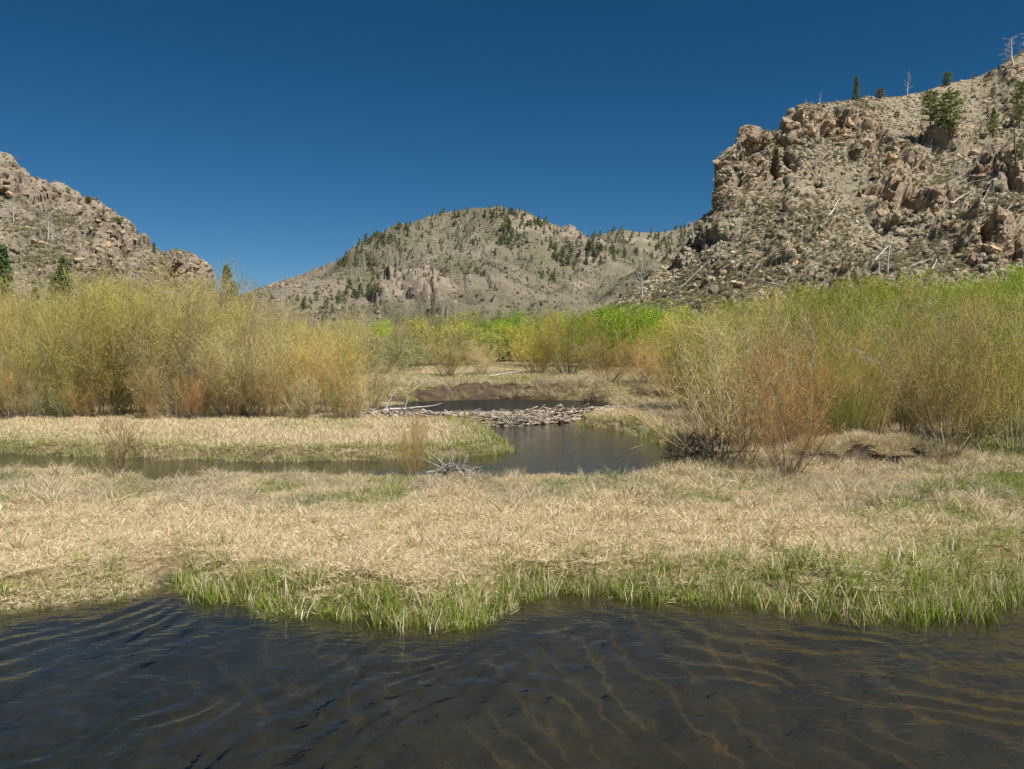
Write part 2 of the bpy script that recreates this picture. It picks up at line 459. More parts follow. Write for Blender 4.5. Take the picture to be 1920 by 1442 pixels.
bed = m.mix(side, bed, m.ramp(m.noise(3, 6, .7, pos), [(.3, (.046, .036, .020)), (.7, (.085, .064, .032))]))
bed = m.mix(caustic, bed, (.15, .105, .040))  # caustic light put into the bed colour
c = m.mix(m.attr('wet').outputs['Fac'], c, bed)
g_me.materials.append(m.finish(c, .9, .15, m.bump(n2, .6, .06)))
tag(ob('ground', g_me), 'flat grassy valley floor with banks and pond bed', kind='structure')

# ------------------------------------------------------------------ water
def mat_water(name, s1, s2, tint, stretch):
    m = NT(name); pos = m.obco()
    mp = m.n('ShaderNodeMapping'); m.t.links.new(pos, mp.inputs[0])
    mp.inputs['Rotation'].default_value = (0, 0, stretch[0]); mp.inputs['Scale'].default_value = (stretch[1], stretch[2], 1)
    h = m.math('ADD', m.math('MULTIPLY', m.noise(s1, 3, .55, mp.outputs[0], .8), 1.0), m.math('MULTIPLY', m.noise(s1 * 4.5, 2, .5, mp.outputs[0], .4), .08))
    nrm = m.bump(h, s2, .12)
    fr = m.n('ShaderNodeFresnel'); fr.inputs[0].default_value = 1.52; m.t.links.new(nrm, fr.inputs['Normal'])
    gl = m.n('ShaderNodeBsdfGlossy'); gl.inputs['Roughness'].default_value = .16 if name.startswith('upper') else .03; m.t.links.new(nrm, gl.inputs['Normal'])
    gl.inputs[0].default_value = (1, 1, 1, 1)
    tr = m.n('ShaderNodeBsdfTransparent'); tr.inputs[0].default_value = tint + (1,)
    mx = m.n('ShaderNodeMixShader'); m.t.links.new(fr.outputs[0], mx.inputs[0])
    m.t.links.new(tr.outputs[0], mx.inputs[1]); m.t.links.new(gl.outputs[0], mx.inputs[2])
    o = m.n('ShaderNodeOutputMaterial'); m.t.links.new(mx.outputs[0], o.inputs[0])
    return m.m
wx_ = axis([(-26, -10, .4), (-10, 10, .045), (10, 26, .4)]); wy_ = axis([(-11, 4.5, .5), (4.5, 11.5, .045), (11.5, 34, .35)])
A, B = np.meshgrid(wx_, wy_, indexing='ij')
q1 = A + .45 * fbm(p3(A / 1.6, B / 1.6), 3, 41); q2 = B + .45 * fbm(p3(A / 1.6, B / 1.6), 3, 42)
n1_ = sstep(-.5, .6, fbm(p3(A / 1.3, B / 1.3), 2, 43)); n2_ = sstep(-.4, .6, fbm(p3(A / 1.1, B / 1.1, 3), 2, 45))
leftw = 1 - sstep(-1.5, 2.5, A); 
q1 = q1 + .35 * vnoise(p3(A / .7, B / .9), 91); q2 = q2 + .35 * vnoise(p3(A / .7, B / .9), 92)
hz = (.0066 * np.sin((q1 * .95 - q2 * .32) * 15.0) * n1_ * (.25 + .75 * leftw) + .0045 * np.sin((q1 * .88 - q2 * .47) * 21 + 1) * n2_ * (.3 + .7 * leftw)
      + .005 * np.sin((q1 * .75 + q2 * .66) * 14) * n2_ * (1 - .6 * leftw) + .003 * fbm(p3(A / .35, B / .35), 2, 44))
hz *= (1 - sstep(9.2, 11.0, B)) * (1 - sstep(7, 10, np.abs(A))) * .95 + .05
hz *= sstep(.0, .9, -sdist(A, B, W1)) * .85 + .15
w_me = mesh('pond_water', np.stack([A, B, hz * 1.0], -1), gridfaces(len(wx_), len(wy_)), [mat_water('rippled_water', 5.0, .10, (.66, .68, .62), (-.9, .8, 1.3))], True)
tag(ob('pond_water', w_me), 'dark rippled pond water and the channel behind the bank', kind='structure')
u_me = mesh('upper_pond_water', [(-9, 30.9, UW), (8, 32.2, UW), (8, 39.6, UW), (-9, 39.6, UW)], [(0, 1, 2, 3)], [mat_water('upper_pond_water', 9, .55, (.62, .64, .62), (0, .6, 1.6))])
tag(ob('upper_pond_water', u_me), 'dark water held back behind the stick dam', kind='structure')

# ------------------------------------------------------------------ hills
class Hill: pass
def smooth1(a, n):
    k = np.exp(-np.linspace(-2, 2, 2 * n + 1) ** 2); k /= k.sum()
    return np.convolve(np.pad(a, n, mode='edge'), k, 'valid')
def make_hill(name, label, ridge, base, px0, px1, nu, nv, nb, prof, blobs, mat, amps, seed, back=(60, .35), sm=30, pw=6):
    r = np.array(ridge, float); b = np.array(base, float)
    pxs = np.linspace(px0, px1, nu)
    ry = np.interp(pxs, r[:, 0], r[:, 1]); rD = np.interp(pxs, r[:, 0], r[:, 2])
    bD = np.interp(pxs, b[:, 0], b[:, 1]); bz = np.interp(pxs, b[:, 0], b[:, 2])
    R = P(pxs, ry, rD)
    v = np.linspace(0, 1, nv)
    D = bD[:, None] + (rD - bD)[:, None] * v
    # true range along each sight line keeps x proportional to D
    zr = R[:, 2][:, None]
    zs = smooth1(R[:, 2], sm)[:, None]
    Zz = bz[:, None] + (zs - bz[:, None]) * prof(v)[None, :] + (zr - zs) * (v ** pw)[None, :]
    Xx = ((pxs - 960) / F)[:, None] * D / (cp) * 1.0
    Xx = R[:, 0][:, None] / rD[:, None] * D
    vb = np.linspace(0, 1, nb + 1)[1:]
    Db = rD[:, None] + back[0] * vb; Zb = zr - (zr - bz[:, None]) * back[1] * vb[None, :] ** 1.3
    Xb = R[:, 0][:, None] / rD[:, None] * Db
    Pt = np.stack([np.concatenate([Xx, Xb], 1), np.concatenate([D, Db], 1), np.concatenate([Zz, Zb], 1)], -1)
    gu = np.gradient(Pt, axis=0); gv = np.gradient(Pt, axis=1)
    N = np.cross(gu, gv); N /= np.linalg.norm(N, axis=-1, keepdims=True) + 1e-9
    N *= np.sign(N[..., 2:3] + 1e-9)
    qx, qy = proj(Pt)
    rock = np.zeros(qx.shape)
    qx2 = qx + 14 * fbm(Pt / amps['w'], 3, seed + 50); qy2 = qy + 14 * fbm(Pt / amps['w'], 3, seed + 60)
    for (bx, by, rx, ryy, s) in blobs:
        rock = np.maximum(rock, s * np.exp(-(((qx2 - bx) / rx) ** 2 + ((qy2 - by) / ryy) ** 2) ** 1.5))
    nz = fbm(Pt / amps['w'], 5, seed)
    rock = np.clip(rock + amps.get('rn', .35) * sstep(.15, .5, nz), 0, 1)
    taper = sstep(0, .06, np.linspace(0, 1, nv + nb))[None, :]
    d = amps['broad'] * nz
    if 'gully' in amps: d = d + amps['gully'] * (np.abs(fbm(Pt / (amps['w'] * .9) * np.array([1, 1, .45]), 4, seed + 33)) * 3 - .8)
    for k, (size, a_soft, a_rock) in enumerate(amps['blocks']):
        q = Pt + size * .10 * np.stack([fbm(Pt / size, 2, seed + 70), fbm(Pt / size, 2, seed + 80), fbm(Pt / size, 2, seed + 90)], -1)
        q = q * np.array([1.0, 1.0, 1.35])
        d = d + blocky(q, size, seed + 7 * k) * (a_soft + (a_rock - a_soft) * rock)
    for (bx, by, rx, ryy, dep) in amps.get('holes', []):
        d = d - dep * np.exp(-(((qx2 - bx) / rx) ** 2 + ((qy2 - by) / ryy) ** 2) ** 2)
    vv = np.linspace(0, 1 + nb / nv, nv + nb)[None, :]
    d = d + rock * amps.get('lift', 1.0)
    d = d * (1 - .60 * sstep(.80, .98, vv)) - amps.get('drop', 0) * sstep(.8, .98, vv)
    Nd = N * .75 + np.array([0, -.25, .15])
    Pn = Pt + Nd * (d * taper)[..., None]
    me = mesh(name, Pn, gridfaces(nu, nv + nb), [mat], False)
    addattr(me, 'rock', rock)
    o = tag(ob(name, me), label, kind='structure')
    h = Hill(); h.o = o; h.P = Pn; h.rock = rock; h.N = N; h.ridge = r; h.nv = nv
    h.bvh = BVHTree.FromPolygons([Vector(p) for p in Pn.reshape(-1, 3)[:]], gridfaces(nu, nv + nb).tolist())
    return h
def hit(h, px, py):
    x, y, z = pdir(px, py)
    r = h.bvh.ray_cast(Vector((0, 0, CH)), Vector((float(x), float(y), float(z))).normalized())
    return r[0]

HR = make_hill('rocky_hillside', 'steep rocky hillside with cliffs on the right side of the valley',
    [(1060, 600, 125), (1130, 578, 128), (1200, 535, 134), (1257, 481, 142), (1307, 422, 150), (1332, 388, 154), (1338, 350, 156), (1343, 306, 158), (1365, 289, 160), (1386, 270, 162), (1394, 250, 164), (1411, 240, 165),
     (1446, 249, 168), (1474, 229, 170), (1484, 204, 170), (1511, 193, 173), (1550, 186, 176), (1623, 180, 180), (1688, 175, 183), (1731, 169, 185), (1781, 152, 188), (1835, 140, 190), (1873, 123, 190), (1904, 98, 190), (1960, 70, 192), (2100, 10, 195), (2400, -60, 200)],
    [(1060, 112, 1.5), (1300, 100, 2), (1600, 92, 2.5), (1920, 86, 3), (2400, 80, 3)], 1060, 2400, 640, 330, 40, lambda v: v * .72 + .28 * v * v,
    [(1372, 330, 36, 60, 1), (1420, 275, 55, 40, 1), (1500, 232, 60, 36, 1), (1560, 245, 70, 34, .9), (1440, 335, 50, 30, .9), (1620, 265, 55, 28, .7), (1690, 330, 45, 45, .8), (1665, 385, 42, 50, .95), (1760, 260, 60, 30, .5),
     (1740, 395, 50, 36, .8), (1850, 470, 55, 42, 1), (1780, 440, 40, 26, .6), (1870, 320, 55, 35, .7), (1312, 425, 18, 36, .5), (1345, 540, 50, 16, .4), (1268, 480, 20, 24, .35), (1895, 125, 30, 18, .9), (1600, 520, 60, 14, .4), (1920, 400, 50, 30, .7),
     (2000, 300, 60, 60, .8), (2100, 150, 60, 60, .8)],
    M['hill'], dict(holes=[(1452, 318, 9, 22, 4.5), (1488, 306, 16, 9, 3.5), (1536, 338, 8, 9, 3), (1390, 358, 20, 7, 2.5), (1348, 330, 6, 16, 3), (1560, 215, 12, 8, 3), (1668, 388, 16, 16, 3.5), (1735, 400, 10, 14, 3), (1840, 452, 14, 22, 5), (1785, 476, 14, 8, 4), (1690, 300, 12, 12, 2.5), (1900, 350, 16, 10, 3), (1600, 300, 10, 8, 2.5), (1345, 548, 12, 6, 2)], w=22, broad=2.2, lift=2.6, drop=.5, rn=.3, blocks=[(13, .5, 3.0), (5.0, .4, 1.9), (2.1, .20, .9), (.95, .15, .45)]), 100, pw=4)
HL = make_hill('rocky_valley_side', 'rocky hillside sloping down from the left',
    [(-900, 150, 240), (-300, 215, 230), (-100, 262, 222), (0, 287, 220), (19, 291, 220), (32, 312, 219), (65, 333, 218), (119, 352, 216), (155, 373, 214), (181, 385, 213), (200, 402, 212), (232, 420, 210), (258, 451, 208), (281, 460, 207), (304, 477, 205),
     (330, 474, 204), (349, 470, 204), (365, 478, 203), (384, 496, 202), (400, 515, 200), (404, 545, 198), (440, 600, 190), (470, 625, 180)],
    [(-900, 110, 3), (0, 125, 2.5), (300, 140, 2), (470, 165, 2)], -900, 470, 520, 280, 36, lambda v: v * .75 + .25 * v * v,
    [(20, 330, 60, 36, .9), (100, 365, 50, 26, .7), (180, 400, 50, 22, .9), (215, 440, 40, 22, 1), (250, 480, 40, 20, .8), (355, 500, 45, 26, 1), (150, 470, 30, 12, .5), (60, 400, 60, 20, .5), (190, 500, 50, 20, .6), (-100, 300, 90, 50, .8)],
    M['hill_left'], dict(holes=[(195, 438, 18, 7, 4), (225, 480, 14, 6, 4), (320, 515, 20, 6, 3), (105, 392, 14, 5, 3), (40, 370, 12, 6, 3)], w=26, broad=2.0, lift=2.0, rn=.3, blocks=[(16, .5, 3.2), (6, .55, 2.0), (2.6, .3, 1.0), (1.2, .14, .45)]), 300)
HM = make_hill('mountain', 'broad tan mountain with scattered conifers at the valley head',
    [(330, 605, 900), (400, 575, 900), (468, 551, 900), (524, 523, 900), (581, 511, 900), (628, 490, 905), (674, 464, 910), (703, 445, 915), (768, 424, 930), (815, 408, 940), (862, 394, 950), (900, 387, 950), (946, 390, 950), (984, 394, 945), (1026, 410, 930),
     (1054, 420, 920), (1068, 415, 915), (1082, 422, 912), (1100, 438, 910), (1140, 448, 900), (1190, 465, 880), (1230, 490, 860), (1300, 530, 820), (1450, 590, 760)],
    [(330, 330, 5), (700, 300, 5), (1000, 290, 5), (1450, 280, 5)], 330, 1450, 560, 300, 24, lambda v: v * .80 + .20 * v * v + .02 * np.sin(v * 9),
    [(740, 560, 40, 34, .9), (790, 545, 50, 30, 1), (830, 570, 40, 26, .7), (1068, 430, 30, 12, .5), (1000, 440, 60, 30, .4), (530, 535, 60, 14, .6), (1110, 490, 30, 16, .8), (1090, 520, 30, 10, .6), (640, 540, 40, 10, .4)],
    M['mountain'], dict(w=120, broad=12, gully=15, lift=9, rn=.2, blocks=[(60, 2.6, 11), (22, 1.3, 6), (9, .55, 2.6)]), 500, back=(300, .5))
HF = make_hill('distant_ridge', 'distant wooded ridge behind the mountain',
    [(1040, 470, 1500), (1100, 450, 1500), (1134, 438, 1500), (1157, 431, 1500), (1200, 434, 1500), (1237, 436, 1500), (1275, 427, 1500), (1307, 419, 1500), (1360, 405, 1500), (1600, 380, 1500)],
    [(1040, 900, 5), (1600, 900, 5)], 1040, 1600, 160, 90, 8, lambda v: v,
    [(1200, 445, 40, 6, .5)], M['mountain'], dict(w=150, broad=14, lift=5, rn=.2, blocks=[(70, 3, 8), (28, 2, 4)]), 700, back=(300, .5))

# ------------------------------------------------------------------ scattering (stuff only)
def euler_from_up(n, rng):
    """array of eulers: random yaw, then tilt towards the normals n (N,3)"""
    out = np.zeros((len(n), 3))
    for i, v in enumerate(n):
        q = Vector(v).to_track_quat('Z', 'Y') @ Matrix.Rotation(rng.uniform(0, 6.283), 4, 'Z').to_quaternion()
        out[i] = q.to_euler()
    return out
def scatter(name, label, pts, rot, scale, idx, protos, tint=None, shade=None, kind='stuff', parent=None, cat=None):
    me = bpy.data.meshes.new(name)
    pts = np.asarray(pts, np.float32)
    me.vertices.add(len(pts)); me.vertices.foreach_set('co', pts.ravel())
    addattr(me, 'rot', rot, 'FLOAT_VECTOR'); addattr(me, 'scl', scale); addattr(me, 'idx', idx, 'INT')
    addattr(me, 'tint', tint if tint is not None else np.zeros(len(pts))); addattr(me, 'shade', shade if shade is not None else np.zeros(len(pts)))
    o = ob(name, me, parent)
    tag(o, label, cat, None, kind)
    col = bpy.data.collections.new(name + '_kit')
    for k, pm in enumerate(protos):
        col.objects.link(bpy.data.objects.new('%s_piece_%02d' % (name, k), pm))
    ng = bpy.data.node_groups.new(name + '_scatter', 'GeometryNodeTree')
    ng.interface.new_socket('Geometry', in_out='INPUT', socket_type='NodeSocketGeometry')
    ng.interface.new_socket('Geometry', in_out='OUTPUT', socket_type='NodeSocketGeometry')
    gi = ng.nodes.new('NodeGroupInput'); go = ng.nodes.new('NodeGroupOutput')
    ci = ng.nodes.new('GeometryNodeCollectionInfo'); ci.inputs[0].default_value = col
    ci.inputs['Separate Children'].default_value = True; ci.inputs['Reset Children'].default_value = True
    ip = ng.nodes.new('GeometryNodeInstanceOnPoints'); ip.inputs['Pick Instance'].default_value = True
    m2p = ng.nodes.new('GeometryNodeMeshToPoints')
    def na(n, t):
        a = ng.nodes.new('GeometryNodeInputNamedAttribute'); a.data_type = t; a.inputs[0].default_value = n
        return [q for q in a.outputs if q.enabled][0]
    L = ng.links.new
    L(gi.outputs[0], m2p.inputs[0]); L(m2p.outputs[0], ip.inputs['Points']); L(ci.outputs[0], ip.inputs['Instance'])
    L(na('idx', 'INT'), ip.inputs['Instance Index']); L(na('scl', 'FLOAT'), ip.inputs['Scale'])
    e2r = ng.nodes.new('FunctionNodeEulerToRotation'); L(na('rot', 'FLOAT_VECTOR'), e2r.inputs[0]); L(e2r.outputs[0], ip.inputs['Rotation'])
    L(ip.outputs[0], go.inputs[0])
    md = o.modifiers.new('scatter', 'NODES'); md.node_group = ng
    return o

# ------------------------------------------------------------------ grass
def blade_clump(name, n, rad, length, lean, curl, width, seed, segs=3, az=None):
    g = np.random.default_rng(seed)
    a = g.uniform(0, 6.283, n); r = rad * np.sqrt(g.uniform(0, 1, n))
    base = np.stack([r * np.cos(a), r * np.sin(a), np.full(n, -.02)], -1)
    ph = g.uniform(0, 6.283, n) if az is None else g.normal(az, .7, n)
    L = g.uniform(length[0], length[1], n); le = g.uniform(lean[0], lean[1], n); cu = g.uniform(curl[0], curl[1], n)
    pts = [base]
    for k in range(segs):
        t = np.clip(le + cu * (k / segs), -.2, 2.2)
        st = L / segs
        ph2 = ph + g.normal(0, .25, n) * k
        pts.append(pts[-1] + np.stack([np.cos(ph2) * np.sin(t) * st, np.sin(ph2) * np.sin(t) * st, np.cos(t) * st], -1))
    Pt = np.stack(pts, 1)
    Pt[..., 2] = np.maximum(Pt[..., 2], -.02 + .01 * g.uniform(0, 3, (n, 1)))
    w = g.uniform(width[0], width[1], n)[:, None] * np.array([.8, 1, .75, .15][:segs + 1] if segs == 3 else np.linspace(1, .15, segs + 1))[None]
    V, Fq = ribbons(Pt, w, g)
    me = mesh(name, V, Fq, [M['grass']])
    v = np.repeat(g.uniform(0.02, 1, n), (segs + 1) * 2)
    addattr(me, 'vary', v); addattr(me, 'vary2', np.repeat(g.uniform(0, 1, n), (segs + 1) * 2))
    return me
MAT_ = [blade_clump('matted_tuft', 110, .20, (.06, .16), (.30, 1.4), (.2, 1.6), (.0035, .0075), 100 + i) for i in range(6)]
FINE_ = [blade_clump('fine_tuft', 110, .22, (.05, .15), (.2, 1.3), (.1, 1.2), (.003, .006), 120 + i) for i in range(4)]
SEDGE_ = [blade_clump('sedge_tuft', 24, .13, (.14, .40), (-.05, .40), (.0, .9), (.005, .010), 140 + i) for i in range(5)]
TUSS_ = [blade_clump('tussock_tuft', 60, .12, (.22, .42), (.1, .9), (.5, 1.5), (.004, .008), 160 + i) for i in range(4)]
FAR_ = [blade_clump('meadow_tuft', 80, .38, (.08, .24), (.1, 1.3), (.1, 1.3), (.007, .014), 180 + i) for i in range(4)]
GR = MAT_ + FINE_ + SEDGE_ + TUSS_ + FAR_      # 0-5 mat, 6-9 fine, 10-14 sedge, 15-18 tussock, 19-22 far

GP = dict(p=[], s=[], i=[], t=[], sh=[])
def put(x, y, z, s, i, t, sh):
    GP['p'].append(np.stack([x, y, z], -1)); GP['s'].append(s); GP['i'].append(i); GP['t'].append(t); GP['sh'].append(sh)
def sample(x0, x1, y0, y1, dens, seed, fan=.66):
    g = np.random.default_rng(seed)
    n = int((x1 - x0) * (y1 - y0) * dens)
    x = g.uniform(x0, x1, n); y = g.uniform(y0, y1, n)
    k = np.abs(x) < fan * y + 1.5
    return x[k], y[k], g
# near bank
x, y, g = sample(-13, 13.5, 8.2, 20.5, 120, 1)
z, e1, e2, e3, ed = ground(x, y, True)
px, py = proj(p3(x, y, z))
ok = (e1 > -.06) & (e2 > -.03) & ((e1 > .55) | (px < 330) | (g.uniform(0, 1, len(x)) < .8))
grn_n = fbm(p3(x / 1.1, y / 1.1), 3, 71); big = fbm(p3(x / 3, y / 3), 2, 72)
backz = sstep(12.6, 14.2, y + 1.2 * big)                     # greyer, shorter turf further back
xr = sstep(250, 420, px)                                     # sedge margin starts right of the bay
right = sstep(1150, 1500, px)
edge = 1 - sstep(.1, .8 + .8 * right + .3 * big, e1)
tint = .05 + .56 * edge * (.2 + .8 * xr) + backz * .55 * sstep(-.05, .35, grn_n) + right * .05 * (1 - sstep(.8, 2.6, e1))
tint = tint + .5 * sstep(1760, 1900, px) * sstep(14, 16, y)
shade = backz * (.08 + .35 * sstep(-.2, .4, fbm(p3(x / .8, y / .8), 2, 73)))
fine = g.uniform(0, 1, len(x)) < (.08 + .62 * backz)
idx = np.where(fine, g.integers(6, 10, len(x)), g.integers(0, 6, len(x)))
tus = g.uniform(0, 1, len(x)) < (.015 + .04 * (1 - sstep(0, .8, e2)) + .07 * sstep(.0, .3, fbm(p3(x / .7, y / .7), 2, 74)) * backz)
idx = np.where(tus, g.integers(15, 19, len(x)), idx)
sc = g.uniform(.62, 1.0, len(x)) * (1 - .2 * edge) * (1 - .35 * (1 - sstep(0, 1.2, e2))) * (.75 + .5 * sstep(-.4, .5, fbm(p3(x / .5, y / .5), 2, 75)))
sel = lambda k, *a: [q[k] for q in a]
put(*sel(ok, x, y, z, sc, idx, np.clip(tint, 0, .9), shade))
# sedges standing along the near margin and in the shallows
x, y, g = sample(-13, 13.5, 7.0, 12.6, 80, 2)
z, e1, e2, e3, ed = ground(x, y, True); px, py = proj(p3(x, y, z))
xr = sstep(290, 400, px); right = sstep(1150, 1500, px)
cl = fbm(p3(x / .38, y / .38), 2, 81)
pr = ((.85 - .3 * right) * (1 - sstep(.1, .5 + .6 * right, np.abs(e1 - .08))) * xr * sstep(-.55, -.05, cl) + .05 * (e1 > 0) + .04 * right * (e1 > 0) + .10 * (1 - xr) * (np.abs(e1 - .1) < .2)
      + .5 * sstep(1600, 1800, px) * (e1 > -.5) * (e1 < .1) * sstep(-.1, .2, cl))
ok = (g.uniform(0, 1, len(x)) < pr) & (e1 > -.16 - .25 * right)
n = len(x)
put(*sel(ok, x, y, np.maximum(z, -.12), g.uniform(.55, 1.0, n) * np.where(e1 > .8, .55, 1), g.integers(10, 15, n), g.uniform(.58, 1.0, n), g.uniform(0, .03, n)))
# middle meadow, island, right bank
x, y, g = sample(-24, 22, 17.0, 36.5, 38, 3)
z, e1, e2, e3, ed = ground(x, y, True); px, py = proj(p3(x, y, z))
ok = (e2 > -.03) & (e3 > 0.0) & (ed > .95) & ((y > 20.5) | (g.uniform(0, 1, len(x)) < .35))
strip = 1 - sstep(.25, .9, e2)
tip = np.exp(-(((px - 900) / 70) ** 2 + ((py - 835) / 25) ** 2))
lawn = np.exp(-(((px - 1880) / 60) ** 2 + ((py - 838) / 18) ** 2)) + np.exp(-(((px - 1330) / 50) ** 2 + ((py - 895) / 16) ** 2))
tint = .04 + .65 * strip * sstep(-.4, .2, fbm(p3(x / 1.5, y), 2, 82)) + .6 * tip + .9 * lawn + .15 * sstep(.1, .4, fbm(p3(x / 3, y / 3), 2, 83))
shade = np.where(x > 5, .35 + .3 * sstep(-.2, .3, fbm(p3(x, y), 2, 84)), .02) * (1 - np.clip(lawn, 0, 1))
n = len(x)
idx = np.where(g.uniform(0, 1, n) < .5, g.integers(0, 6, n), g.integers(19, 23, n)); idx = np.where((g.uniform(0, 1, n) < .18) & (x > 3), g.integers(15, 19, n), idx)
put(*sel(ok, x, y, z, g.uniform(.6, 1.0, n) * (1 - .3 * strip), idx, np.clip(tint, 0, .92), shade))
x, y, g = sample(-16, 12, 20, 31, 55, 4)
z, e1, e2, e3, ed = ground(x, y, True)
ok = (e2 > -.08) & (e2 < .6) & (g.uniform(0, 1, len(x)) < .8 * sstep(-.5, 0, fbm(p3(x / .8, y / .8), 2, 87))) & (y > 20)
n = len(x)
put(*sel(ok, x, y, np.maximum(z, -.08), g.uniform(.5, .8, n), g.integers(10, 15, n), g.uniform(.4, .95, n), np.zeros(n)))
# far meadow beyond the upper pond and everything up to the hills
x, y, g = sample(-40, 40, 36.5, 66, 7, 5)
z, e1, e2, e3, ed = ground(x, y, True); px, py = proj(p3(x, y, z))
mudz = (e3 < 1.0) & (y > 37) & (x > -6.4) & (x < 1.8)
ok = (e3 > .05) & (~mudz | (g.uniform(0, 1, len(x)) < .10 + .5 * (fbm(p3(x / .9, y / .5), 2, 44) > .22))); n = len(x)
tint = .10 + .6 * np.exp(-(((px - 980) / 170) ** 2 + ((py - 712) / 7) ** 2)) + .25 * sstep(0, .4, fbm(p3(x / 4, y / 4), 2, 86)) + .5 * ((px < 880) & (e3 < .8) & (y < 39))
put(*sel(ok, x, y, z, g.uniform(.7, 1.1, n), g.integers(19, 23, n), np.clip(tint, 0, .9), np.where(x > 1.5, .2, .05) * np.ones(n)))
x, y, g = sample(-90, 90, 66, 135, .8, 6)
z = ground(x, y); n = len(x)
put(x, y, z, g.uniform(1.3, 2.2, n), g.integers(19, 23, n), g.uniform(.05, .5, n), g.uniform(0, .4, n))
for mx, my, h_, rx, ry in MOUND:
    cx, cy = G(mx, my, .3); g = np.random.default_rng(int(mx))
    n = int(260 * rx * ry * 2.2); x = cx + g.normal(0, rx * .8, n); y = cy + g.normal(0, ry * .9, n); z = ground(x, y)
    put(x, y, z, g.uniform(.6, 1.0, n), g.integers(15, 19, n), g.uniform(0, .25, n), g.uniform(0, .3, n))
# overhanging tussocks along the far bank of the upper pond
g = np.random.default_rng(515)
for px0_, px1_, n in ((1000, 1130, 150), (735, 1010, 90), (1080, 1180, 60)):
    q_ = g.uniform(px0_, px1_, n); y = np.where(px0_ == 1080, 35.5, 39.6) + g.normal(0, .55, n); x = (q_ - 960) / F * y
    z, e1, e2, e3, ed = ground(x, y, True); k = e3 > .1; n = int(k.sum())
    put(x[k], y[k], z[k], g.uniform(.9, 1.5, n), g.integers(15, 19, n), g.uniform(0, .3, n), g.uniform(.1, .6, n))
gp = np.concatenate(GP['p']); n = len(gp)
keep_ = np.ones(n, bool)
for mx, my, h_, rx, ry in MOUND[:2]:
    cx, cy = G(mx, my, .3); fc = cy - .36 + .10 * np.sin(gp[:, 0] * 5 + mx) + .05 * np.sin(gp[:, 0] * 13)
    keep_ &= ~((np.abs(gp[:, 0] - cx) < rx) & (gp[:, 1] > fc - .22) & (gp[:, 1] < fc + .04))
gp = gp[keep_]; n = len(gp)
for k_ in ('s', 'i', 't', 'sh'): GP[k_] = [np.concatenate(GP[k_])[keep_]]
g = np.random.default_rng(9)
rot = np.stack([g.normal(0, .10, n), g.normal(0, .10, n), g.uniform(0, 6.283, n)], -1)
scatter('meadow_grass', 'dry straw coloured grass and green sedge covering the banks', gp, rot, np.concatenate(GP['s']), np.concatenate(GP['i']), GR, np.concatenate(GP['t']), np.concatenate(GP['sh']))

# ------------------------------------------------------------------ willows
def child_paths(par, per, tlo, thi, length, spread, up, K, g, curl=.25):
    N, Kp, _ = par.shape
    n = N * per
    pi = np.repeat(np.arange(N), per)
    t = g.uniform(tlo, thi, n) * (Kp - 1); k = np.minimum(t.astype(int), Kp - 2); f = (t - k)[:, None]
    p0 = par[pi, k] * (1 - f) + par[pi, k + 1] * f
    T = par[pi, k + 1] - par[pi, k]; T /= np.linalg.norm(T, axis=-1, keepdims=True) + 1e-9
    r = g.normal(size=(n, 3)); r -= (r * T).sum(-1, keepdims=True) * T; r /= np.linalg.norm(r, axis=-1, keepdims=True)
    sp = g.uniform(*spread, n)[:, None]
    d = T * (1 - sp) + r * sp + np.array([0, 0, up]); d /= np.linalg.norm(d, axis=-1, keepdims=True)
    L = g.uniform(*length, n)[:, None] * (1.15 - .5 * (t / (Kp - 1)))[:, None]
    pts = [p0]
    for j in range(K - 1):
        d = d + np.array([0, 0, curl * .35]) + g.normal(0, .10, (n, 3)); d /= np.linalg.norm(d, axis=-1, keepdims=True)
        pts.append(pts[-1] + d * L / (K - 1))
    return np.stack(pts, 1)
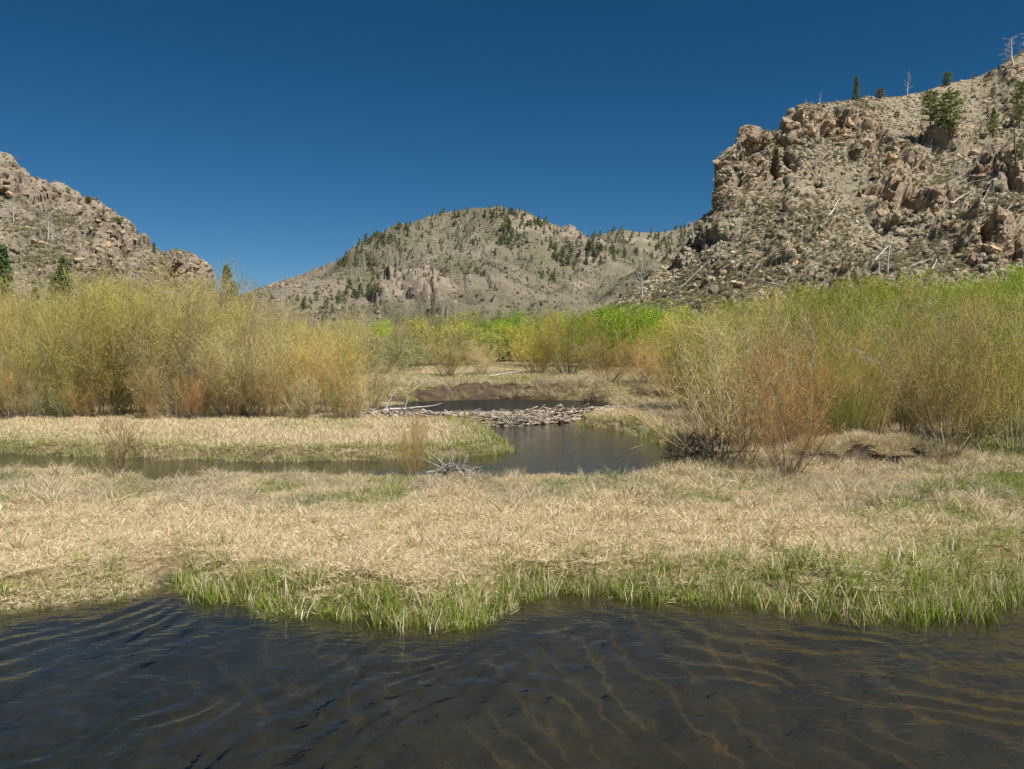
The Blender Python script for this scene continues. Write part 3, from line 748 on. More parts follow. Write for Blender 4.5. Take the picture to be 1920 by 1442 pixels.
def willow_meshes(seed, H, W, nst, nb, ntw, nleaf, lean=0.0, leaf=.035, droop=0.0, tw=.007, base=.12):
    g = np.random.default_rng(seed)
    a = g.uniform(0, 6.283, nst); r = base * W * np.sqrt(g.uniform(0, 1, nst))
    ca, sa = np.cos(a), np.sin(a)
    tilt = np.abs(g.uniform(0, 1, nst)) ** .7 * math.atan(.62 * W / H) * 1.45 + .03
    Ls = H * g.uniform(.72, 1.04, nst)
    K = 8
    p = np.stack([r * ca, r * sa, np.full(nst, -.1)], -1); pts = [p]
    for j in range(K - 1):
        tt = tilt * (1.25 - .65 * j / (K - 1)) + g.normal(0, .05, nst)
        az = a + g.normal(0, .15, nst)
        p = p + np.stack([np.sin(tt) * np.cos(az) + lean * (.3 + .5 * j / K), np.sin(tt) * np.sin(az), np.cos(tt) - droop * j / K], -1) * (Ls / (K - 1))[:, None]
        pts.append(p)
    st = np.stack(pts, 1)
    R = g.uniform(.013, .036, nst)[:, None] * (H / 5) ** .9 * np.linspace(1, .22, K)[None]
    V, Fq = tubes(st, R, 4)
    ms = mesh('willow_stems', V, Fq, [M['stem']], True); addattr(ms, 'vary', np.repeat(g.uniform(0, 1, nst), K * 4))
    br = child_paths(st, nb, .10, .98, (.18 * H, .34 * H), (.30, .75), .20, 4, g)
    tw_ = child_paths(br, ntw, .15, 1.0, (.08 * H, .18 * H), (.3, .85), .16, 3, g)
    V1, F1 = ribbons(br, np.full(br.shape[:2], tw * 1.9) * np.linspace(1.1, .6, 4)[None], g)
    V2, F2 = ribbons(tw_, np.full(tw_.shape[:2], tw) * np.array([1.1, .9, .5])[None], g)
    mt = mesh('willow_twigs', np.concatenate([V1, V2]), np.concatenate([F1, F2 + len(V1)]), [M['twig']])
    addattr(mt, 'vary', np.concatenate([np.repeat(g.uniform(0, 1, len(br)), 8), np.repeat(g.uniform(0, 1, len(tw_)), 6)]))
    n = len(tw_) * nleaf
    ti = np.repeat(np.arange(len(tw_)), nleaf); f = g.uniform(.1, 1, n)[:, None]
    p0 = np.where(f < .5, tw_[ti, 0] * (1 - 2 * f) + tw_[ti, 1] * 2 * f, tw_[ti, 1] * (2 - 2 * f) + tw_[ti, 2] * (2 * f - 1))
    d = g.normal(size=(n, 3)) + np.array([0, 0, .6]); d /= np.linalg.norm(d, axis=-1, keepdims=True)
    s = np.cross(d, g.normal(size=(n, 3))); s /= np.linalg.norm(s, axis=-1, keepdims=True)
    ll = (leaf * g.uniform(.6, 1.4, n))[:, None]
    V = np.stack([p0 - s * ll * .22, p0 + d * ll, p0 + s * ll * .22], 1).reshape(-1, 3)
    ml = mesh('willow_leaves', V, np.arange(n * 3).reshape(-1, 3), [M['leaf']])
    addattr(ml, 'vary', np.repeat(g.uniform(0, 1, n), 3))
    return ms, mt, ml, H
WV = [willow_meshes(200 + i, 5.0, 4.2, 26, 11, 13, 3, leaf=.05, tw=.0062) for i in range(4)]           # broad vase shaped
WT = [willow_meshes(220 + i, 5.0, 2.6, 20, 11, 13, 3, leaf=.05, tw=.0062, base=.25) for i in range(3)]  # narrower, upright
WF = [willow_meshes(240 + i, 5.0, 4.4, 22, 10, 8, 5, leaf=.11, tw=.014) for i in range(3)]           # far ones, coarser
SM = [willow_meshes(260 + i, 2.2, 1.4, 16, 7, 6, 1, leaf=.03, tw=.007) for i in range(3)]            # low shrubs
LEAN = [willow_meshes(280 + i, 3.6, 3.2, 18, 8, 8, 2, lean=-.55, leaf=.035, tw=.007, base=.1) for i in range(2)]
PALS = {  # stems, twigs, leaves
    'olive': ((.42, .37, .25), (.50, .435, .18), (.56, .54, .11)),
    'yellow': ((.44, .37, .24), (.58, .49, .17), (.66, .61, .10)),
    'tan': ((.46, .38, .28), (.57, .45, .235), (.60, .51, .17)),
    'orange': ((.46, .36, .25), (.54, .38, .165), (.57, .44, .13)),
    'rust': ((.44, .28, .20), (.58, .32, .15), (.58, .37, .14)),
    'lime': ((.32, .30, .16), (.40, .43, .11), (.44, .58, .05)),
    'green': ((.26, .27, .14), (.30, .39, .07), (.27, .53, .015)),
    'grey': ((.38, .36, .28), (.46, .44, .29), (.44, .46, .22)),
    'straw': ((.48, .40, .28), (.66, .54, .30), (.67, .60, .24)),
}
DIM = .83
def willow(kit, x, y, h, pal, label, group=None, rz=None, wide=1.0, cat='willow', name='willow_bush', z=None):
    ms, mt, ml, H0 = kit
    s = h / H0
    zz = float(ground(np.array([x]), np.array([y]))[0]) if z is None else z
    t = thing(name, label, cat, (x, y, zz), group, RNG.uniform(0, 6.28) if rz is None else rz)
    t.scale = (s * wide, s * wide, s)
    j = RNG.normal(0, .11, 3)
    for nm, me, c in (('stems', ms, PALS[pal][0]), ('twigs', mt, PALS[pal][1]), ('leaves', ml, PALS[pal][2])):
        k = DIM * (1 + j[0] * 1.6)
        ob(nm, me, t, color=tuple(float(np.clip(q * k * (1 + e * .5), .01, .95)) for q, e in zip(c, (j[1], 0, j[2]))))
    return t
def willow_px(kit, px, D, top, pal, label, group=None, rz=None, wide=1.0, **k):
    x = (px - 960) / F * D
    z = float(ground(np.array([x]), np.array([float(D)]))[0])
    h = (float(P(px, top, D)[2]) - z) * (1.15 if (px < 1000 and D < 50) or D > 80 else (1.06 if D < 45 else 1.12 if px < 1290 else 1.0))
    return willow(kit, x, D, max(h, .6), pal, label, group, rz, wide, **k)

COLW = {'olive': 'olive green', 'yellow': 'yellow green', 'tan': 'tan', 'orange': 'orange brown', 'rust': 'rust red', 'lime': 'lime green', 'green': 'bright green', 'grey': 'grey green', 'straw': 'pale straw'}
# left thicket -----------------------------------------------------
topL = lambda q: np.interp(q, [-150, 0, 60, 110, 180, 250, 300, 350, 430, 480, 510, 545, 570, 600, 640, 680, 720], [560, 548, 560, 575, 535, 548, 550, 528, 548, 570, 590, 625, 630, 580, 610, 660, 705])
ORD = ['first', 'second', 'third', 'fourth', 'fifth', 'sixth', 'seventh', 'eighth', 'ninth', 'tenth', 'eleventh', 'twelfth', 'thirteenth', 'fourteenth', 'fifteenth', 'sixteenth']
left = []
for D, step, off, drop in ((30.5, 62, 0, 30), (34.5, 66, 25, 10), (39, 70, 50, 0), (44, 78, 10, 2)):
    q = -130 + off
    while q < 690:
        left.append((q + RNG.uniform(-12, 12), D + RNG.uniform(-.8, .9), topL(q) + drop * RNG.uniform(.3, 2.0) + RNG.uniform(0, 10)))
        q += step
for i, (q, D, tp) in enumerate(left):
    if q > 600 and D > 43: continue
    pal = ('olive', 'tan', 'yellow', 'olive', 'straw', 'olive', 'tan')[int(RNG.integers(0, 7))]
    if 300 < q < 520 and D < 40: pal = ('tan', 'straw', 'olive')[i % 3]
    if 130 < q < 290: pal = ('yellow', 'olive', 'olive')[i % 3]
    if q > 560: pal = ('yellow', 'straw', 'tan')[i % 3]
    row = 'front row' if D < 32.5 else ('second row' if D < 37 else ('third row' if D < 41.5 else 'rearmost row'))
    wide = .9 if q < 540 else 1.05
    rk_ = sum(1 for a in left if abs(a[1] - D) < 2.1 and -10 < a[0] <= q)
    willow_px((WV + WT)[int(RNG.integers(0, 7))], q, D, tp, pal, ('%s willow, %s from the left in the %s of the left thicket' % (COLW[pal], ORD[max(rk_ - 1, 0)], row)) if q > -10 else '%s willow at the left edge in the %s of the thicket' % (COLW[pal], row), 'willow bushes massed in the left thicket', wide=wide)
for q, D, tp, pal, kt, w, lb in (
    (368, 29.2, 705, 'rust', WV[1], .62, 'rust red round shrub in front of the left thicket'),
    (85, 29.5, 738, 'grey', SM[1], 1.5, 'low grey green shrub at the foot of the far left willows'),
    (20, 29.0, 660, 'tan', WV[3], .7, 'tan bushy willow standing in front at the left picture edge'),
    (438, 29.5, 715, 'tan', SM[2], .8, 'small pinkish tan shrub just right of the rust red shrub'),
    (655, 29.4, 690, 'orange', SM[1], .9, 'orange brown small shrub at the right end of the left thicket'),
    (290, 28.8, 735, 'orange', SM[0], .7, 'thin brown shrub left of the rust red shrub'),
    (500, 29.8, 722, 'tan', SM[1], .8, 'thin tan sapling clump below the middle of the left thicket'),
    (560, 29.6, 700, 'straw', SM[2], .9, 'straw coloured upright shrub near the thicket right half'),
    (150, 29.6, 700, 'orange', SM[2], 1.0, 'brown twiggy shrub beside the low grey green shrub'),
    (215, 16.8, 790, 'orange', SM[1], .9, 'sparse brown leafing shrub standing on the near bank at left'),
):
    willow_px(kt, q, D, tp, pal, lb, None, wide=w)
for i in range(13):
    q = 8 + 52 * i + RNG.uniform(-14, 14); pal = ('orange', 'tan', 'olive', 'orange', 'tan')[i % 5]
    willow_px((WV + WT)[i % 7], q, RNG.uniform(29.1, 29.9), 688 + RNG.uniform(-25, 28), pal, 'low %s shrub, %s from the left at the foot of the left thicket' % (COLW[pal], ORD[i]), 'low shrubs along the foot of the left thicket', wide=.75)
# far middle ---------------------------------------------------------
for q, D, tp, pal, kt, w, lb in (
    (715, 50, 630, 'grey', WF[0], 1.7, 'grey green willow at the far meadow edge behind the left thicket end'),
    (765, 54, 640, 'grey', WF[1], 1.5, 'grey green willow behind the pale vase shaped willow'),
    (840, 47, 640, 'straw', WV[3], 1.45, 'pale vase shaped willow left of centre on the far meadow'),
    (900, 48, 645, 'straw', WV[1], 1.3, 'pale straw willow touching the vase shaped willow'),
    (930, 66, 600, 'green', WF[1], 1.0, 'bright green leafy bush rising behind the centre willows'),
    (965, 68, 606, 'green', WF[2], .9, 'bright green bush just right of its taller twin at centre'),
    (1005, 50, 602, 'yellow', WV[2], 1.2, 'large yellow green willow right of centre on the far meadow'),
    (1068, 49, 594, 'olive', WV[0], 1.25, 'broad olive willow behind the far meadow'),
    (1115, 54, 596, 'lime', WF[2], 1.2, 'lime willow left of the tan willow at the far pond'),
    (1160, 66, 588, 'green', WF[0], 1.1, 'bright green bush behind the orange brown willow bank'),
    (1205, 64, 582, 'green', WF[1], 1.1, 'tallest bright green bush below the talus slope'),
    (1255, 62, 590, 'green', WF[2], 1.1, 'bright green bush nearest the right thicket'),
    (1140, 42, 632, 'tan', WV[0], 1.2, 'tan willow overhanging the upper pond at right'),
    (1205, 40, 622, 'orange', WV[1], 1.15, 'broad orange brown willow on the right pond bank'),
    (1255, 38, 636, 'tan', WV[2], 1.0, 'small tan willow joining the pond bank willows to the right thicket'),
):
    willow_px(kt, q, D, tp, pal, lb, None, wide=w)
for i in range(20):
    q = 575 + 37 * i + RNG.uniform(-12, 12); D = RNG.uniform(58, 70)
    tp = np.interp(q, [560, 700, 900, 1100, 1290], [626, 618, 608, 602, 592]) + RNG.uniform(-8, 10)
    pal = ('grey', 'olive', 'grey', 'lime', 'grey', 'straw')[i % 6] if q < 930 else ('lime', 'olive', 'lime', 'green')[i % 4]
    willow_px(WF[i % 3], q, D, tp, pal, '%s bush, %s from the left along the back of the far meadow' % (COLW[pal], ORD[i] if i < 16 else ('seventeenth', 'eighteenth', 'nineteenth', 'twentieth')[i - 16]), 'bushes along the back of the far meadow', wide=1.5)
for i in range(64):
    q = 560 + 11.5 * i + RNG.uniform(-8, 8); D = RNG.uniform(84, 118)
    tp = np.interp(q, [560, 640, 760, 900, 1100, 1180, 1300], [622, 612, 602, 596, 592, 590, 585]) + RNG.uniform(-5, 9)
    pal = ('grey', 'grey', 'grey', 'olive', 'lime')[i % 5] if i % 3 else 'grey'
    willow_px(WF[i % 3], q, D, tp, pal, '%s young tree in the hazy belt below the mountain' % COLW[pal], 'young grey green trees in the belt below the mountain', wide=.75)
# right thicket -----------------------------------------------------
topR = lambda q: np.interp(q, [1270, 1310, 1360, 1420, 1500, 1580, 1650, 1720, 1800, 1900, 2050], [610, 565, 556, 548, 538, 530, 515, 520, 510, 505, 500])
for D, step, off, drop, q0 in ((22.5, 72, 0, 80, 1560), (27, 66, 20, 58, 1330), (33, 64, 0, 34, 1300), (40, 62, 30, 16, 1290), (49, 60, 10, 4, 1290), (60, 62, 40, 0, 1300)):
    q = q0 + off; cnt_ = 0
    while q < 2080:
        u = RNG.integers(0, 6)
        pal = (('orange', 'olive', 'tan', 'orange', 'olive', 'lime') if D < 30 else ('tan', 'olive', 'lime', 'lime', 'olive', 'lime') if D < 38 else ('olive', 'lime', 'yellow', 'lime', 'olive', 'green'))[int(u)]
        if D > 45 and q < 1500 and u > 2: pal = 'green' if u == 3 else 'lime'
        row = {22.5: 'front row', 27: 'second row', 33: 'third row', 40: 'fourth row', 49: 'fifth row', 60: 'rearmost row'}[D]
        willow_px((WV + WT)[int(RNG.integers(0, 7))] if D < 45 else WF[int(RNG.integers(0, 3))], q + RNG.uniform(-12, 12), D + RNG.uniform(-1, 1), topR(q) + drop * RNG.uniform(.6, 1.5) + RNG.uniform(0, 8), pal,
                  '%s willow, %s from the left in the %s of the right thicket' % (COLW[pal], ORD[min(cnt_, 15)], row), 'willow bushes massed in the right thicket', wide=.92)
        q += step; cnt_ += 1
for q, D, tp, pal, kt, w, lb in (
    (1780, 19.0, 575, 'orange', WV[3], .75, 'large orange brown vase shaped willow on the right near bank'),
    (1905, 19.8, 600, 'olive', WV[1], .7, 'olive willow cut by the right picture edge'),
    (1480, 17.2, 640, 'rust', WV[0], .62, 'slender orange willow with pale trunks on the near bank'),
    (1500, 21.5, 590, 'tan', WT[1], .8, 'tan willow directly behind the slender orange willow'),
    (1640, 21.5, 640, 'tan', WV[0], .6, 'tan willow growing from the eroded grass mound'),
    (1395, 21.5, 565, 'straw', WV[2], .8, 'pale straw willow above the toppled leaning bush'),
    (1345, 18.4, 655, 'orange', LEAN[1], 1.15, 'leaning orange stemmed bush sprawling over the pond edge'),
    (1400, 18.3, 750, 'orange', SM[0], .8, 'small brown shrub between the toppled bush and the slender orange willow'),
    (1590, 20.8, 650, 'lime', WV[2], .6, 'lime green leafing bush in the gap behind the grass mound'),
    (1345, 22.5, 665, 'lime', WV[1], .65, 'lime green bush low behind the pond bend'),
    (772, 16.7, 788, 'orange', WV[2], .50, 'upright brown twiggy shrub beside the driftwood root'),
):
    if kt is None: continue
    willow_px(kt, q, D, tp, pal, lb, None, wide=w, rz=0 if kt in LEAN else None)

# ------------------------------------------------------------------ beaver dam
def stick_mesh(seed, K=7, sides=6, r=.03, bend=.10, knob=0):
    g = np.random.default_rng(seed)
    t = np.linspace(-.5, .5, K)
    c1, c2 = g.normal(0, bend, 2)
    p = np.stack([t, c1 * (t * t * 4 - 1) * .5 + g.normal(0, .008, K), c2 * np.sin(t * 4) * .35 + g.normal(0, .008, K)], -1)[None]
    R = (r * np.linspace(1.15, .6, K) * (1 + g.normal(0, .06, K)))[None]
    V, Fq = tubes(p, R, sides)
    V = list(V); Fc = [tuple(f) for f in Fq]
    # gnawed, pointed ends
    for k, e in ((0, -1), (K - 1, 1)):
        V.append(p[0, k] + np.array([e * r * 1.6, 0, 0])); ti = len(V) - 1
        for j in range(sides):
            a, b = k * sides + j, k * sides + (j + 1) % sides
            Fc.append((a, b, ti, ti) if e > 0 else (b, a, ti, ti))
    Vn = [Vector(v) for v in V]
    me = bpy.data.meshes.new('stick')
    me.from_pydata(Vn, [], [tuple(dict.fromkeys(int(i) for i in f)) for f in Fc]); me.update()
    for q in me.polygons: q.use_smooth = True
    me.materials.append(M['stick'])
    return me
STK = [stick_mesh(400 + i, r=(.018, .024, .03, .022, .036, .02, .028, .045)[i], bend=(.05, .12, .18, .08)[i % 4]) for i in range(8)]
dam = thing('beaver_dam', 'long low beaver dam of bleached grey sticks between the two ponds', 'beaver dam', DAMP[3])
dam_inv = Vector(DAMP[3])
seg = np.hypot(*(DAMP[1:, :2] - DAMP[:-1, :2]).T); cum = np.concatenate([[0], np.cumsum(seg)])
def dam_pt(s):
    return np.array([np.interp(s, cum, DAMP[:, k]) for k in range(3)]), None
def dam_sticks(n, g, smin, smax, big):
    res = []
    for i in range(n):
        s = g.uniform(smin, smax)
        p, _ = dam_pt(s)
        p2, _ = dam_pt(s + .1); t = p2[:2] - p[:2]; yaw0 = math.atan2(t[1], t[0])
        off = g.uniform(-.75, .35)                       # towards the camera is negative y
        top = p[2] - .03 - (abs(off) / .75) ** 1.5 * (p[2] - .02) + g.uniform(-.03, .05)
        L = g.uniform(.45, 1.35) * (1.1 if big else .8)
        yaw = yaw0 + g.normal(0, .45) if g.uniform() < .72 else g.uniform(0, 3.14)
        slope = math.atan(.5) if off < 0 else -.3
        pitch = g.normal(0, .07) + slope * math.sin(yaw - yaw0) * -1.0
        res.append(((p[0], p[1] + off, top), (g.uniform(0, 6.28), -pitch, yaw), L))
    return res
g = np.random.default_rng(77)
total = cum[-1]
for i, (pp, rr, L) in enumerate(dam_sticks(290, g, .5, total, True)):
    o = ob('stick', STK[i % 8], dam, Vector(pp) - dam_inv, rr, (L, g.uniform(.55, 1.15), g.uniform(.55, 1.15)))
# one part for the sticks too small and too buried to pick apart
sm = dam_sticks(2800, g, .1, total, False)
ds = scatter('stick_fill', 'packed small sticks and twigs filling the dam', [Vector(a) - dam_inv for a, b, c in sm], [b for a, b, c in sm], np.array([c * .62 for a, b, c in sm]), g.integers(0, 8, len(sm)), STK, parent=dam)

# ------------------------------------------------------------------ dead branches, snags and logs
def snag_mesh(name, seed, H=6.0, r=.14, nb=16, ntw=5, spread=(.5, 1.0), up=.1, mat='deadwood', lean=0.0, tlo=.2, blen=(.1, .3), flat=False):
    g = np.random.default_rng(seed)
    K = 9
    z = np.linspace(0, 1, K)
    pt = np.stack([lean * H * z ** 1.3 + np.cumsum(g.normal(0, .012 * H, K)) * (z > 0), np.cumsum(g.normal(0, .012 * H, K)), z * H - .2], -1)[None]
    V1, F1 = tubes(pt, (r * np.linspace(1, .12, K) ** .9)[None], 7)
    mt_ = mesh(name + '_trunk', V1, F1, [M[mat]], True)
    if not nb: return mt_, None
    br = child_paths(pt, nb, tlo, .97, (blen[0] * H, blen[1] * H), spread, up, 5, g, .1)
    Rb = np.full((len(br), 1), r * .28) * np.linspace(1, .25, 5)[None]
    V2, F2 = tubes(br, Rb, 4)
    if ntw:
        tw = child_paths(br, ntw, .3, 1, (.05 * H, .11 * H), (.4, .9), .05, 3, g, .0)
        V3, F3 = tubes(tw, np.full((len(tw), 1), r * .10) * np.array([1, .7, .3])[None], 3)
        V2, F2 = np.concatenate([V2, V3]), np.concatenate([F2, F3 + len(V2)])
    return mt_, mesh(name + '_branches', V2, F2, [M[mat]], True)
SNAG = [snag_mesh('snag', 500 + i, nb=(18, 24, 10, 14)[i], lean=(.05, -.04, .12, 0)[i]) for i in range(4)]
SNAGD = [snag_mesh('dark_snag', 520 + i, nb=14, mat='darkwood', lean=(.04, -.08)[i]) for i in range(2)]
POLE = [snag_mesh('pole', 540 + i, nb=0, r=.10, lean=(.02, .1, -.1)[i]) for i in range(3)]
LOGM = [snag_mesh('log', 560 + i, nb=(0, 8, 5, 0)[i], ntw=0, r=.16, H=8, blen=(.06, .16)) for i in range(4)]
LOGD = [snag_mesh('dark_log', 580 + i, nb=(4, 0)[i], ntw=0, r=.16, H=8, blen=(.06, .16), mat='darkwood') for i in range(2)]
def wood_thing(name, kit, loc, h, H0, label, cat, group=None, rot=(0, 0, 0), thick=1.0):
    t = thing(name, label, cat, loc, group)
    s = h / H0
    t.rotation_mode = 'XYZ'; t.rotation_euler = rot; t.scale = (s * thick, s * thick, s)
    ob('trunk', kit[0], t)
    if kit[1] is not None: ob('branches', kit[1], t)
    return t
def on_hill(h, px, py, sink=.2):
    q = hit(h, px, py)
    for dy in range(0, 60, 3):
        if q is not None: break
        q = hit(h, px, py + dy)
    return q - Vector((0, 0, sink)) if q is not None else None
def px_h(q, npx):      # metres spanned by npx source pixels at point q
    return npx / F * q.y
for i, (h, x0, y0, top, kit, thick, lb) in enumerate((
    (HR, 1897, 122, 66, SNAG[1], 1.6, 'large bleached white snag on the skyline at the top right corner'),
    (HR, 1701, 176, 130, SNAG[0], .9, 'thin grey dead tree standing alone on the right ridge'),
    (HR, 1538, 190, 168, SNAG[2], 1.3, 'small white snag on the ridge left of the lone conifer'),
    (HR, 1511, 195, 181, SNAG[2], 1.5, 'tiny white snag on the rock above the cliff'),
    (HR, 1820, 175, 132, SNAGD[0], .9, 'dark dead tree below the ridge right of the pines'),
    (HR, 1918, 120, 60, SNAG[3], 1.0, 'pale snag at the picture edge beside the large white snag'),
    (HR, 1905, 355, 190, SNAGD[1], .7, 'tall dark dead trunk on the slope at the right edge'),
    (HR, 1650, 335, 240, SNAGD[0], .6, 'thin dark dead trunk standing in the middle of the rocky slope'),
    (HR, 1665, 512, 430, SNAG[2], 1.0, 'pale forked dead tree at the foot of the rocky slope'),
    (HR, 1648, 515, 455, SNAG[0], .8, 'pale dead tree leaning beside the forked one'),
    (HR, 1600, 390, 335, SNAG[3], .8, 'white dead sapling below the middle outcrop'),
    (HR, 1262, 532, 492, POLE[0], 1.3, 'white upright dead pole on the talus left of the slope'),
    (HR, 1393, 530, 488, POLE[1], 1.1, 'pale dead pole near the pinkish boulders'),
    (HR, 1512, 515, 480, POLE[2], 1.0, 'pale dead pole in the middle of the lower slope'),
    (HR, 1585, 515, 460, SNAGD[1], .5, 'reddish dark dead pole on the lower slope'),
    (HR, 1205, 556, 462, SNAG[1], .8, 'tall white branching snag at the foot of the talus'),
    (HR, 1240, 540, 516, POLE[0], 1.4, 'short white stub left of the white pole'),
    (HR, 1850, 250, 170, SNAGD[1], .5, 'thin leaning dead trunk near the right edge pines'),
    (HR, 1468, 540, 505, SNAGD[0], .6, 'dark dead pole just above the right thicket'),
    (HL, 25, 420, 352, SNAG[0], .6, 'thin grey dead tree high on the left hillside'),
    (HL, 90, 448, 396, SNAG[1], .8, 'pale bare tree cluster member on the left hillside, left one'),
    (HL, 100, 455, 410, SNAG[3], .8, 'pale bare tree on the left hillside, right of its twin'),
)):
    q = on_hill(h, x0, y0)
    if q is None: continue
    wood_thing('dead_tree', kit, q, px_h(q, y0 - top), 6.0, lb, 'dead tree', None, (0, 0, RNG.uniform(0, 6.28)), thick * 1.05)
def lay_log(h, x0, y0, x1, y1, kit, label, group=None, thick=1.0):
    a, b = on_hill(h, x0, y0, -.05), on_hill(h, x1, y1, -.05)
    if a is None or b is None: return
    if abs(a.y - b.y) > 14: b = a + (b - a) * .6
    d = b - a; L = d.length
    if L < .5 or L > 26: return
    t = thing('fallen_log', label, 'log', a, group)
    t.rotation_euler = d.to_track_quat('Z', 'Y').to_euler()
    s = L / 8; t.scale = (s * thick, s * thick, s)
    ob('trunk', kit[0], t)
    if kit[1] is not None: ob('branches', kit[1], t)
g = np.random.default_rng(610)
for i in range(44):
    x0, y0 = (g.uniform(1170, 1915), g.uniform(400, 560)) if i < 32 else (g.uniform(1500, 1900), g.uniform(200, 400))
    q = on_hill(HR, x0, y0)
    if q is None: continue
    wood_thing('dead_tree', (SNAG[i % 4], POLE[i % 3], SNAG[(i + 1) % 4])[i % 3], q, px_h(q, g.uniform(18, 46)), 6.0, 'small bare %s on the stony right hillside' % ('dead sapling' if i % 3 != 1 else 'standing pole'), 'dead tree', 'small bare dead trees on the right hillside', (g.normal(0, .12), g.normal(0, .12), g.uniform(0, 6.28)), g.uniform(.8, 1.5))
for i, (a, b, c, d, k, th, lb) in enumerate((
    (1372, 442, 1428, 402, 0, .6, 'long pale fallen log pointing up the talus below the cliff'),
    (1270, 545, 1360, 460, 3, .4, 'long thin log lying along the lower talus edge'),
    (1455, 398, 1504, 403, 1, .6, 'pale log lying level below the dark cleft'),
    (1500, 437, 1560, 470, 0, .6, 'crossed log near the middle of the lower slope, falling right'),
    (1520, 480, 1560, 455, 2, .6, 'crossed log near the middle of the lower slope, rising right'),
    (1580, 385, 1600, 412, 0, .7, 'short steep log below the white dead sapling'),
    (1640, 490, 1690, 440, 1, .5, 'pale log leaning against the forked dead tree'),
    (1780, 350, 1830, 330, 0, .6, 'pale log on the upper right slope'),
    (1790, 352, 1890, 322, 3, .5, 'long dark grey log crossing the upper right slope'),
    (1838, 385, 1862, 345, 0, .6, 'short leaning log right of the upper slope outcrop'),
    (1560, 355, 1520, 420, 2, .5, 'grey log in the middle slope hollow'),
    (1700, 345, 1745, 338, 1, .5, 'small grey log on a ledge of the right slope'),
    (1405, 480, 1350, 500, 3, .5, 'grey log low on the talus'),
    (1480, 540, 1400, 520, 0, .5, 'pale log at the bottom of the talus near the thicket'),
    (1690, 505, 1760, 480, 3, .45, 'thin log right of the forked dead tree'),
    (1600, 505, 1560, 485, 1, .5, 'small log left of the forked dead tree'),
    (1890, 395, 1830, 405, 0, .5, 'pale log near the right edge above the big block'),
    (1450, 470, 1500, 478, 1, .5, 'grey log crossing the lower talus left of the crossed pair'),
    (1520, 540, 1580, 515, 3, .45, 'grey log just above the right thicket'),
)):
    lay_log(HR, a, b, c, d, (LOGM[k] if i % 5 else LOGD[i % 2]), lb, None, th * .95)
g = np.random.default_rng(66)
for i in range(70):
    x0, y0 = g.uniform(1290, 1915), g.uniform(200, 540)
    an = g.normal(-.55, .45); L = g.uniform(18, 60)
    lay_log(HR, x0, y0, x0 + L * math.cos(an), y0 + L * math.sin(an), LOGM[i % 4] if i % 3 else LOGD[i % 2], 'thin grey fallen log ' + ('at the foot' if y0 > 460 else 'on the lower half' if y0 > 370 else 'on the upper half' if y0 > 270 else 'near the top') + (' of the right hillside, talus side' if x0 < 1600 else ' of the right hillside, picture edge side'), 'small fallen logs on the right slope', g.uniform(.35, .7))

def near_pt(px, D, dz=0.0):
    x = (px - 960) / F * D
    return Vector((x, D, float(ground(np.array([x]), np.array([float(D)]))[0]) + dz))
# driftwood root beside the twiggy shrub
def root_mesh(seed):
    g = np.random.default_rng(seed)
    n = 26
    a = g.normal(.25, .55, n); e = g.uniform(-.1, .9, n)
    K = 7; p = g.normal(0, .08, (n, 3)) * np.array([2.2, 1, .8]) + np.array([0, 0, .08]); pts = [p]
    d = np.stack([np.cos(a) * np.cos(e), np.sin(a) * np.cos(e) * .6, np.sin(e)], -1)
    d[:10, 0] *= -g.uniform(-.4, 1, 10)
    L = g.uniform(.35, 1.0, n)
    for k in range(K - 1):
        d = d + g.normal(0, .22, (n, 3)) + np.array([0, 0, -.06]); d /= np.linalg.norm(d, axis=-1, keepdims=True)
        p = p + d * (L / K)[:, None]; p[:, 2] = np.maximum(p[:, 2], .02); pts.append(p)
    st = np.stack(pts, 1)
    V1, F1 = tubes(st, g.uniform(.014, .032, n)[:, None] * np.linspace(1.1, .35, K)[None], 5)
    b = child_paths(st, 4, .3, 1, (.12, .32), (.4, .9), .05, 4, g, 0)
    V2, F2 = tubes(b, np.full((len(b), 1), .009) * np.linspace(1, .3, 4)[None], 4)
    return mesh('root_branches', np.concatenate([V1, V2]), np.concatenate([F1, F2 + len(V1)]), [M['driftwood']], True)
t = thing('driftwood_root', 'silvery tangled driftwood root on the near bank by the channel', 'driftwood', near_pt(838, 16.6, .10), scale=.8)
ob('branches', root_mesh(901), t)
V_, F_ = tubes(np.array([[(-.5, .0, .06), (-.2, .05, .10), (.15, 0, .10), (.5, -.08, .07), (.75, -.1, .03)]]), np.array([[.03, .05, .055, .04, .015]]), 7)
ob('stem', mesh('root_stem', V_, F_, [M['driftwood']], True), t)
